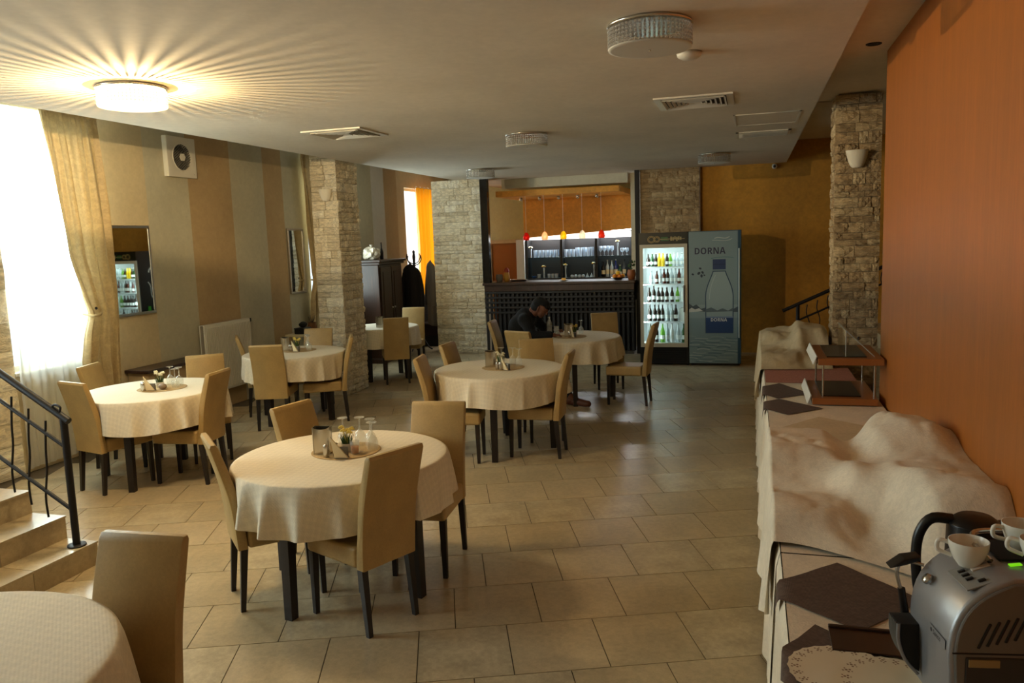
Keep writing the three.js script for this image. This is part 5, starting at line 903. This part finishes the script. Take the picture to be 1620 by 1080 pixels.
// coffee machine
{
  const silver = std({ color: '#9a9a9c', roughness: 0.38, metalness: 0.55 }), darkSide = std({ color: '#3f3c3a', roughness: 0.5, metalness: 0.3 }), sideGrey = std({ color: '#77736e', roughness: 0.45, metalness: 0.4 });
  const t = thing('coffee_machine', 'silver bean-to-cup coffee machine on the near end of the buffet', 'coffee machine', [0.43, BH + 0.002, 2.12], -10); t.scale.set(1, 0.88, 0.86);
  const prof = (k) => { const s = new THREE.Shape(); s.moveTo(0.01 + k, 0.0 + k); s.lineTo(0 + k, 0.20); s.bezierCurveTo(0 + k, 0.33, 0.05 + k, 0.385 - k, 0.14, 0.42 - k); s.lineTo(0.39 - k, 0.425 - k); s.lineTo(0.40 - k, 0 + k); s.closePath(); return s; };
  part('body', extrude(prof(0), 0.29, 0.012, 3, 10), silver, t);
  part('side_panel', extrude(prof(0.012), 0.012, 0.003, 1, 10).translate(0, 0, 0.1475), sideGrey, t);
  part('lower_side_cover', rbox(0.35, 0.17, 0.012, 0.004).translate(0.21, 0.12, 0.152), darkSide, t);
  part('maker_plate', rbox(0.07, 0.022, 0.004, 0.002).translate(0.075, 0.19, 0.16), std({ color: '#a08c60', roughness: 0.5, metalness: 0.4 }), t);
  for (let i = 0; i < 5; i++) part('vent_slot', rbox(0.007, 0.075, 0.004, 0.002).rotateZ(-0.35).translate(0.075 + i * 0.02, 0.265 + i * 0.006, 0.1545), M.black, t);
  part('side_groove', rbox(0.39, 0.004, 0.004, 0.001).translate(0.20, 0.215, 0.154), M.black, t);
  part('drip_tray', extrude((() => { const s = new THREE.Shape(); s.moveTo(0.005, 0.04); s.bezierCurveTo(-0.03, 0.06, -0.052, 0.13, -0.05, 0.19); s.lineTo(0.005, 0.19); s.closePath(); return s; })(), 0.08, 0.004, 2, 10).translate(0, 0, -0.103), M.blackMatte, t);
  for (let i = 0; i < 6; i++) part('tray_slat', tube([new THREE.Vector3(-0.051, 0.188, -0.138 + i * 0.013), new THREE.Vector3(-0.049, 0.14, -0.138 + i * 0.013), new THREE.Vector3(-0.032, 0.085, -0.138 + i * 0.013), new THREE.Vector3(-0.005, 0.045, -0.138 + i * 0.013)], 0.003, 10, 5), M.grey, t);
  part('tray_rim', tube([new THREE.Vector3(-0.051, 0.192, -0.062), new THREE.Vector3(-0.05, 0.14, -0.062), new THREE.Vector3(-0.032, 0.08, -0.062), new THREE.Vector3(0, 0.035, -0.062)], 0.005, 16, 6), silver, t);
  const wand = part('steam_wand', tube([new THREE.Vector3(0.03, 0.345, -0.13), new THREE.Vector3(-0.015, 0.35, -0.15), new THREE.Vector3(-0.03, 0.32, -0.155), new THREE.Vector3(-0.018, 0.25, -0.155)], 0.005, 16, 6), M.steel, t);
  part('wand_grip', bar(new THREE.Vector3(-0.018, 0.262, -0.155), new THREE.Vector3(-0.004, 0.165, -0.155), 0.010, 0.011), M.black, wand);
  part('wand_knob', extrude([[-0.055, 0.335], [-0.02, 0.366], [0.02, 0.372], [0.02, 0.36], [-0.015, 0.345]], 0.05, 0.005, 2).translate(0, 0, -0.15), M.black, wand);
  const n = new THREE.Vector3(-0.36, 0.93, 0).normalize(), tilt = 0.40;
  const onTop = (g, x, y, z) => g.rotateZ(tilt).translate(x, y, z);
  const cp = part('control_panel', onTop(rbox(0.10, 0.004, 0.13, 0.0015), 0.092, 0.396, 0.055), std({ color: '#8b8a84', roughness: 0.45 }), t);
  for (let i = 0; i < 4; i++) part('button', onTop(rbox(0.018, 0.006, 0.010, 0.002), 0.068 + 0.018 * (i === 3), 0.391 + 0.0075 * (i === 3), 0.02 + i * 0.026), M.black, cp);
  part('switch', onTop(rbox(0.045, 0.006, 0.016, 0.002), 0.108, 0.406, 0.03), std({ color: '#c9b9a8', roughness: 0.5 }), cp);
  const disp = part('display', rbox(0.028, 0.004, 0.014, 0.001).rotateZ(0.12).translate(0.175, 0.4275, 0.06), std({ color: '#3c6b08', emissive: '#7fe010', emissiveIntensity: 0.7, roughness: 0.4 }), cp);
  part('cup_tray', rbox(0.2, 0.006, 0.15, 0.003).translate(0.255, 0.426, -0.05), M.blackMatte, t);
  part('cup_rail', tube([new THREE.Vector3(0.13, 0.425, 0.03), new THREE.Vector3(0.12, 0.44, -0.02), new THREE.Vector3(0.13, 0.45, -0.08), new THREE.Vector3(0.16, 0.45, -0.135), new THREE.Vector3(0.35, 0.45, -0.135)], 0.008, 24, 6), M.chrome, t);
  part('knob', lathe([[0, 0], [0.016, 0], [0.014, 0.012], [0, 0.013]], 14).rotateZ(0.9).translate(0.02, 0.33, -0.06), M.chrome, t);
  const logo = canvasTex(256, 64, (c, w, h) => { c.fillStyle = '#9a9a9c'; c.fillRect(0, 0, w, h); c.fillStyle = '#2a2c30'; c.font = 'bold 44px sans-serif'; c.fillText('Saeco', 62, 48); c.beginPath(); c.arc(34, 32, 15, 0, 7); c.fill(); });
  part('badge', new THREE.PlaneGeometry(0.11, 0.0275).rotateY(-Math.PI / 2).translate(-0.0015, 0.222, 0.07), std({ map: logo, roughness: 0.4, metalness: 0.5 }), t);
  const cup = (x, z, D, turn, label) => {
    const q = thing('coffee_cup', label, 'cup', [x, z, D], turn, 'cups on the coffee machine');
    part('bowl', lathe([[0, 0.002], [0.022, 0], [0.024, 0.004], [0.036, 0.022], [0.045, 0.05], [0.046, 0.066], [0.044, 0.066], [0.042, 0.05], [0.032, 0.022], [0, 0.008]], 28), M.ceramic, q);
    part('handle', tube([new THREE.Vector3(-0.042, 0.055, 0), new THREE.Vector3(-0.066, 0.058, 0), new THREE.Vector3(-0.068, 0.035, 0), new THREE.Vector3(-0.036, 0.022, 0)], 0.0055, 16, 8), M.ceramic, q);
  };
  cup(0.52, 1.106, 2.14, 10, 'white coffee cup on the machine directly before the black kettle');
  cup(0.655, 1.134, 2.21, -10, 'white coffee cup at the back of the coffee machine top'); cup(0.665, 1.134, 2.10, 15, 'white coffee cup partly hidden at the edge of the machine top');
  const k = thing('kettle', 'black glass kettle standing between the coffee machine and the draped heap', 'kettle', [0.635, BH + 0.002, 2.56]); k.scale.set(1.05, 1.14, 1.05);
  part('body', lathe([[0, 0], [0.075, 0], [0.08, 0.02], [0.072, 0.2], [0.07, 0.275], [0.066, 0.275], [0.07, 0.2], [0, 0.02]], 28), M.black, k);
  part('lid', lathe([[0, 0.300], [0.045, 0.296], [0.068, 0.28], [0.068, 0.27], [0, 0.27]], 28), M.black, k);
  part('spout', extrude([[0.055, 0.2], [0.062, 0.285], [0.112, 0.29], [0.075, 0.21]], 0.045, 0.008, 2), M.black, k);
  part('handle', tube([new THREE.Vector3(-0.055, 0.285, 0), new THREE.Vector3(-0.11, 0.283, 0), new THREE.Vector3(-0.14, 0.24, 0), new THREE.Vector3(-0.145, 0.14, 0), new THREE.Vector3(-0.125, 0.06, 0), new THREE.Vector3(-0.07, 0.05, 0)], 0.014, 28, 10), M.black, k);
}

// ------------------------------------------------------------------ the seated person
{
  const t = thing('person', 'person in black jacket and dark trousers bent over the table, seated', 'person');
  const sd = (p, a, b) => { const bx = b[0] - a[0], by = b[1] - a[1], bz = b[2] - a[2], px = p[0] - a[0], py = p[1] - a[1], pz = p[2] - a[2], h = clamp((px * bx + py * by + pz * bz) / (bx * bx + by * by + bz * bz), 0, 1); return Math.hypot(px - bx * h, py - by * h, pz - bz * h) - lerp(a[3], b[3], h); };
  function blob(bones, k, lo, hi, N, cut) {
    const mc = new MarchingCubes(N, new THREE.MeshBasicMaterial(), false, false, 60000), c = [0, 1, 2].map((i) => (lo[i] + hi[i]) / 2), s = [0, 1, 2].map((i) => (hi[i] - lo[i]) / 2);
    mc.isolation = 0;
    for (let z = 0; z < N; z++) for (let y = 0; y < N; y++) for (let x = 0; x < N; x++) {
      const p = [c[0] + s[0] * (x - N / 2) / (N / 2), c[1] + s[1] * (y - N / 2) / (N / 2), c[2] + s[2] * (z - N / 2) / (N / 2)]; let d = 1e3;
      for (const [a, b] of bones) { const q = sd(p, a, b), h = clamp(0.5 + 0.5 * (d - q) / k, 0, 1); d = d > 10 ? q : lerp(d, q, h) - k * h * (1 - h); }
      if (cut) d = Math.max(d, cut(p));
      mc.field[x + y * N + z * N * N] = -d;
    }
    mc.update();
    const n = mc.count, pos = new Float32Array(n * 3);
    for (let i = 0; i < n; i++) for (let q = 0; q < 3; q++) pos[3 * i + q] = c[q] + s[q] * mc.positionArray[3 * i + q];
    let g = new THREE.BufferGeometry(); g.setAttribute('position', new THREE.BufferAttribute(pos, 3)); g = mergeVertices(g, 1e-4); g.computeVertexNormals(); g.scale(1, 1, -1); g.index.array.forEach((v, i, A) => { if (i % 3 === 1) { const w = A[i + 1]; A[i + 1] = v; A[i] = w; } }); g.computeVertexNormals();
    return boxUV(g.toNonIndexed());
  }
  const j = { pel: [-2.86, 0.56, 9.60, 0.125], waist: [-2.83, 0.72, 9.58, 0.115], chest: [-2.76, 0.88, 9.555, 0.128], up: [-2.69, 0.985, 9.54, 0.095], neck: [-2.57, 1.05, 9.52, 0.05], head: [-2.505, 1.10, 9.51, 0.07],
    rs: [-2.65, 0.965, 9.36, 0.062], re: [-2.52, 0.80, 9.20, 0.04], rw: [-2.31, 0.805, 9.24, 0.03], ls: [-2.63, 0.965, 9.72, 0.062], le: [-2.53, 0.805, 9.85, 0.04], lw: [-2.38, 0.81, 9.74, 0.03],
    rh: [-2.82, 0.53, 9.51, 0.095], rk: [-2.38, 0.53, 9.36, 0.062], ra: [-2.06, 0.11, 9.05, 0.04], rf: [-1.90, 0.045, 8.97, 0.035], lh: [-2.82, 0.53, 9.69, 0.095], lk: [-2.40, 0.53, 9.62, 0.062], la: [-2.22, 0.11, 9.16, 0.04], lf: [-2.07, 0.045, 9.04, 0.035] };
  const g = (q, e) => [q[0], q[1], q[2], q[3] + e];
  const bones = (list, e) => list.map(([a, b]) => [g(j[a], e), g(j[b], e)]);
  const skin = std({ color: '#70452e', roughness: 0.65 });
  const fingers = (w, dir, side) => { const out = []; const pm = [w[0] + dir[0] * 0.06, w[1] - 0.008, w[2] + dir[1] * 0.06, 0.024]; out.push([[...w.slice(0, 3), 0.026], pm]); for (let i = 0; i < 4; i++) { const o = (i - 1.5) * 0.019, a = [pm[0] - dir[1] * o + dir[0] * 0.02, pm[1], pm[2] + dir[0] * o + dir[1] * 0.02, 0.010], L = [0.045, 0.052, 0.05, 0.038][i], b = [a[0] + dir[0] * L * 0.6, a[1] + 0.004, a[2] + dir[1] * L * 0.6, 0.009], e = [b[0] + dir[0] * L * 0.5, b[1] - 0.018, b[2] + dir[1] * L * 0.5, 0.008]; out.push([a, b], [b, e]); } const th = [w[0] + dir[0] * 0.03 - dir[1] * 0.03 * side, w[1], w[2] + dir[1] * 0.03 + dir[0] * 0.03 * side, 0.011]; out.push([th, [th[0] + dir[0] * 0.045 - dir[1] * 0.012 * side, th[1] - 0.006, th[2] + dir[1] * 0.045 + dir[0] * 0.012 * side, 0.009]]); return out; };
  const bodyBones = bones([['pel', 'waist'], ['waist', 'chest'], ['chest', 'up'], ['up', 'neck'], ['neck', 'head'], ['up', 'rs'], ['rs', 're'], ['re', 'rw'], ['up', 'ls'], ['ls', 'le'], ['le', 'lw'], ['pel', 'rh'], ['rh', 'rk'], ['rk', 'ra'], ['ra', 'rf'], ['pel', 'lh'], ['lh', 'lk'], ['lk', 'la'], ['la', 'lf']], 0);
  // the head looks down over the table: F = where the face points, U = crown
  const HC = [-2.485, 1.105, 9.51], F = [0.80, -0.60], U = [0.60, 0.80];
  const hp = (f, u, d, r) => [HC[0] + F[0] * f + U[0] * u, HC[1] + F[1] * f + U[1] * u, HC[2] + d, r];
  const face = [[hp(-0.02, 0.022, 0, 0.082), hp(0.012, 0.02, 0, 0.08)], [hp(0.03, -0.015, 0, 0.062), hp(0.04, -0.05, 0, 0.048)], [hp(0.05, -0.075, 0, 0.030), hp(0.058, -0.086, 0, 0.022)], [hp(0.088, 0.018, 0, 0.008), hp(0.106, -0.018, 0, 0.012)], [hp(0.080, -0.048, -0.018, 0.010), hp(0.080, -0.048, 0.018, 0.010)], [hp(0.072, 0.032, -0.045, 0.012), hp(0.084, 0.034, -0.015, 0.012)], [hp(0.072, 0.032, 0.045, 0.012), hp(0.084, 0.034, 0.015, 0.012)], [hp(-0.012, 0.015, -0.084, 0.012), hp(-0.004, -0.028, -0.078, 0.010)], [hp(-0.012, 0.015, 0.084, 0.012), hp(-0.004, -0.028, 0.078, 0.010)], [hp(-0.03, -0.05, 0, 0.052), hp(-0.06, -0.09, 0, 0.05)]];
  const body = flat([
    blob(bodyBones, 0.03, [-3.1, -0.02, 8.8], [-1.75, 1.3, 10.05], 96),
    blob(fingers(j.rw, [0.95, 0.31], 1), 0.006, [-2.36, 0.73, 9.16], [-2.10, 0.87, 9.42], 56), blob(fingers(j.lw, [0.9, -0.43], -1), 0.006, [-2.43, 0.73, 9.52], [-2.16, 0.87, 9.82], 56),
    blob(face, 0.012, [-2.66, 0.93, 9.37], [-2.31, 1.26, 9.65], 72),
  ]);
  part('body', body, skin, t);
  const jacket = std({ color: '#08080a', roughness: 0.95 }), trousers = std({ color: '#0d1018', roughness: 0.9 });
  part('jacket', blob(bones([['pel', 'waist'], ['waist', 'chest'], ['chest', 'up'], ['up', 'rs'], ['rs', 're'], ['re', 'rw'], ['up', 'ls'], ['ls', 'le'], ['le', 'lw']], 0.014).concat([[[-2.66, 1.0, 9.54, 0.085], [-2.60, 1.035, 9.53, 0.066]]]), 0.035, [-3.12, 0.36, 9.0], [-2.2, 1.22, 10.08], 80), jacket, t);
  part('trousers', blob(bones([['pel', 'rh'], ['rh', 'rk'], ['rk', 'ra'], ['pel', 'lh'], ['lh', 'lk'], ['lk', 'la']], 0.014), 0.04, [-3.1, 0.02, 8.9], [-1.9, 0.75, 9.95], 80), trousers, t);
  part('hair', blob([[hp(-0.03, 0.03, 0, 0.094), hp(0.014, 0.034, 0, 0.090)], [hp(-0.05, -0.02, 0, 0.072), hp(-0.045, 0.01, 0, 0.085)]], 0.02, [-2.68, 0.95, 9.36], [-2.30, 1.28, 9.66], 64, (p) => { const x = p[0] - HC[0], y = p[1] - HC[1], f = x * F[0] + y * F[1], u = x * U[0] + y * U[1], ear = Math.abs(p[2] - HC[2]) > 0.06 ? -0.015 : 0.02; return Math.max(Math.min(f - ear, 0.052 + 0.012 * Math.sin(p[2] * 160) - u), -0.075 - u); }), std({ color: '#060403', roughness: 0.9 }), t);
  const shoeMat = std({ color: '#5a3320', roughness: 0.55 });
  for (const [a, b] of [[[-2.08, 0.055, 9.06], [-1.80, 0.04, 8.92]], [[-2.24, 0.055, 9.17], [-1.97, 0.04, 8.99]]]) part('shoe', blob([[[...a, 0.05], [...b, 0.038]], [[a[0], 0.09, a[2], 0.048], [a[0] + 0.03, 0.06, a[2] - 0.02, 0.05]]], 0.03, [a[0] - 0.1, -0.02, b[2] - 0.08], [b[0] + 0.08, 0.18, a[2] + 0.1], 44, (p) => 0.004 - p[1]), shoeMat, t);
}

// ------------------------------------------------------------------ shadows on for all
scene.traverse((o) => { if (o.isMesh) { o.castShadow = true; o.receiveShadow = true; } });
renderer.render(scene, camera);
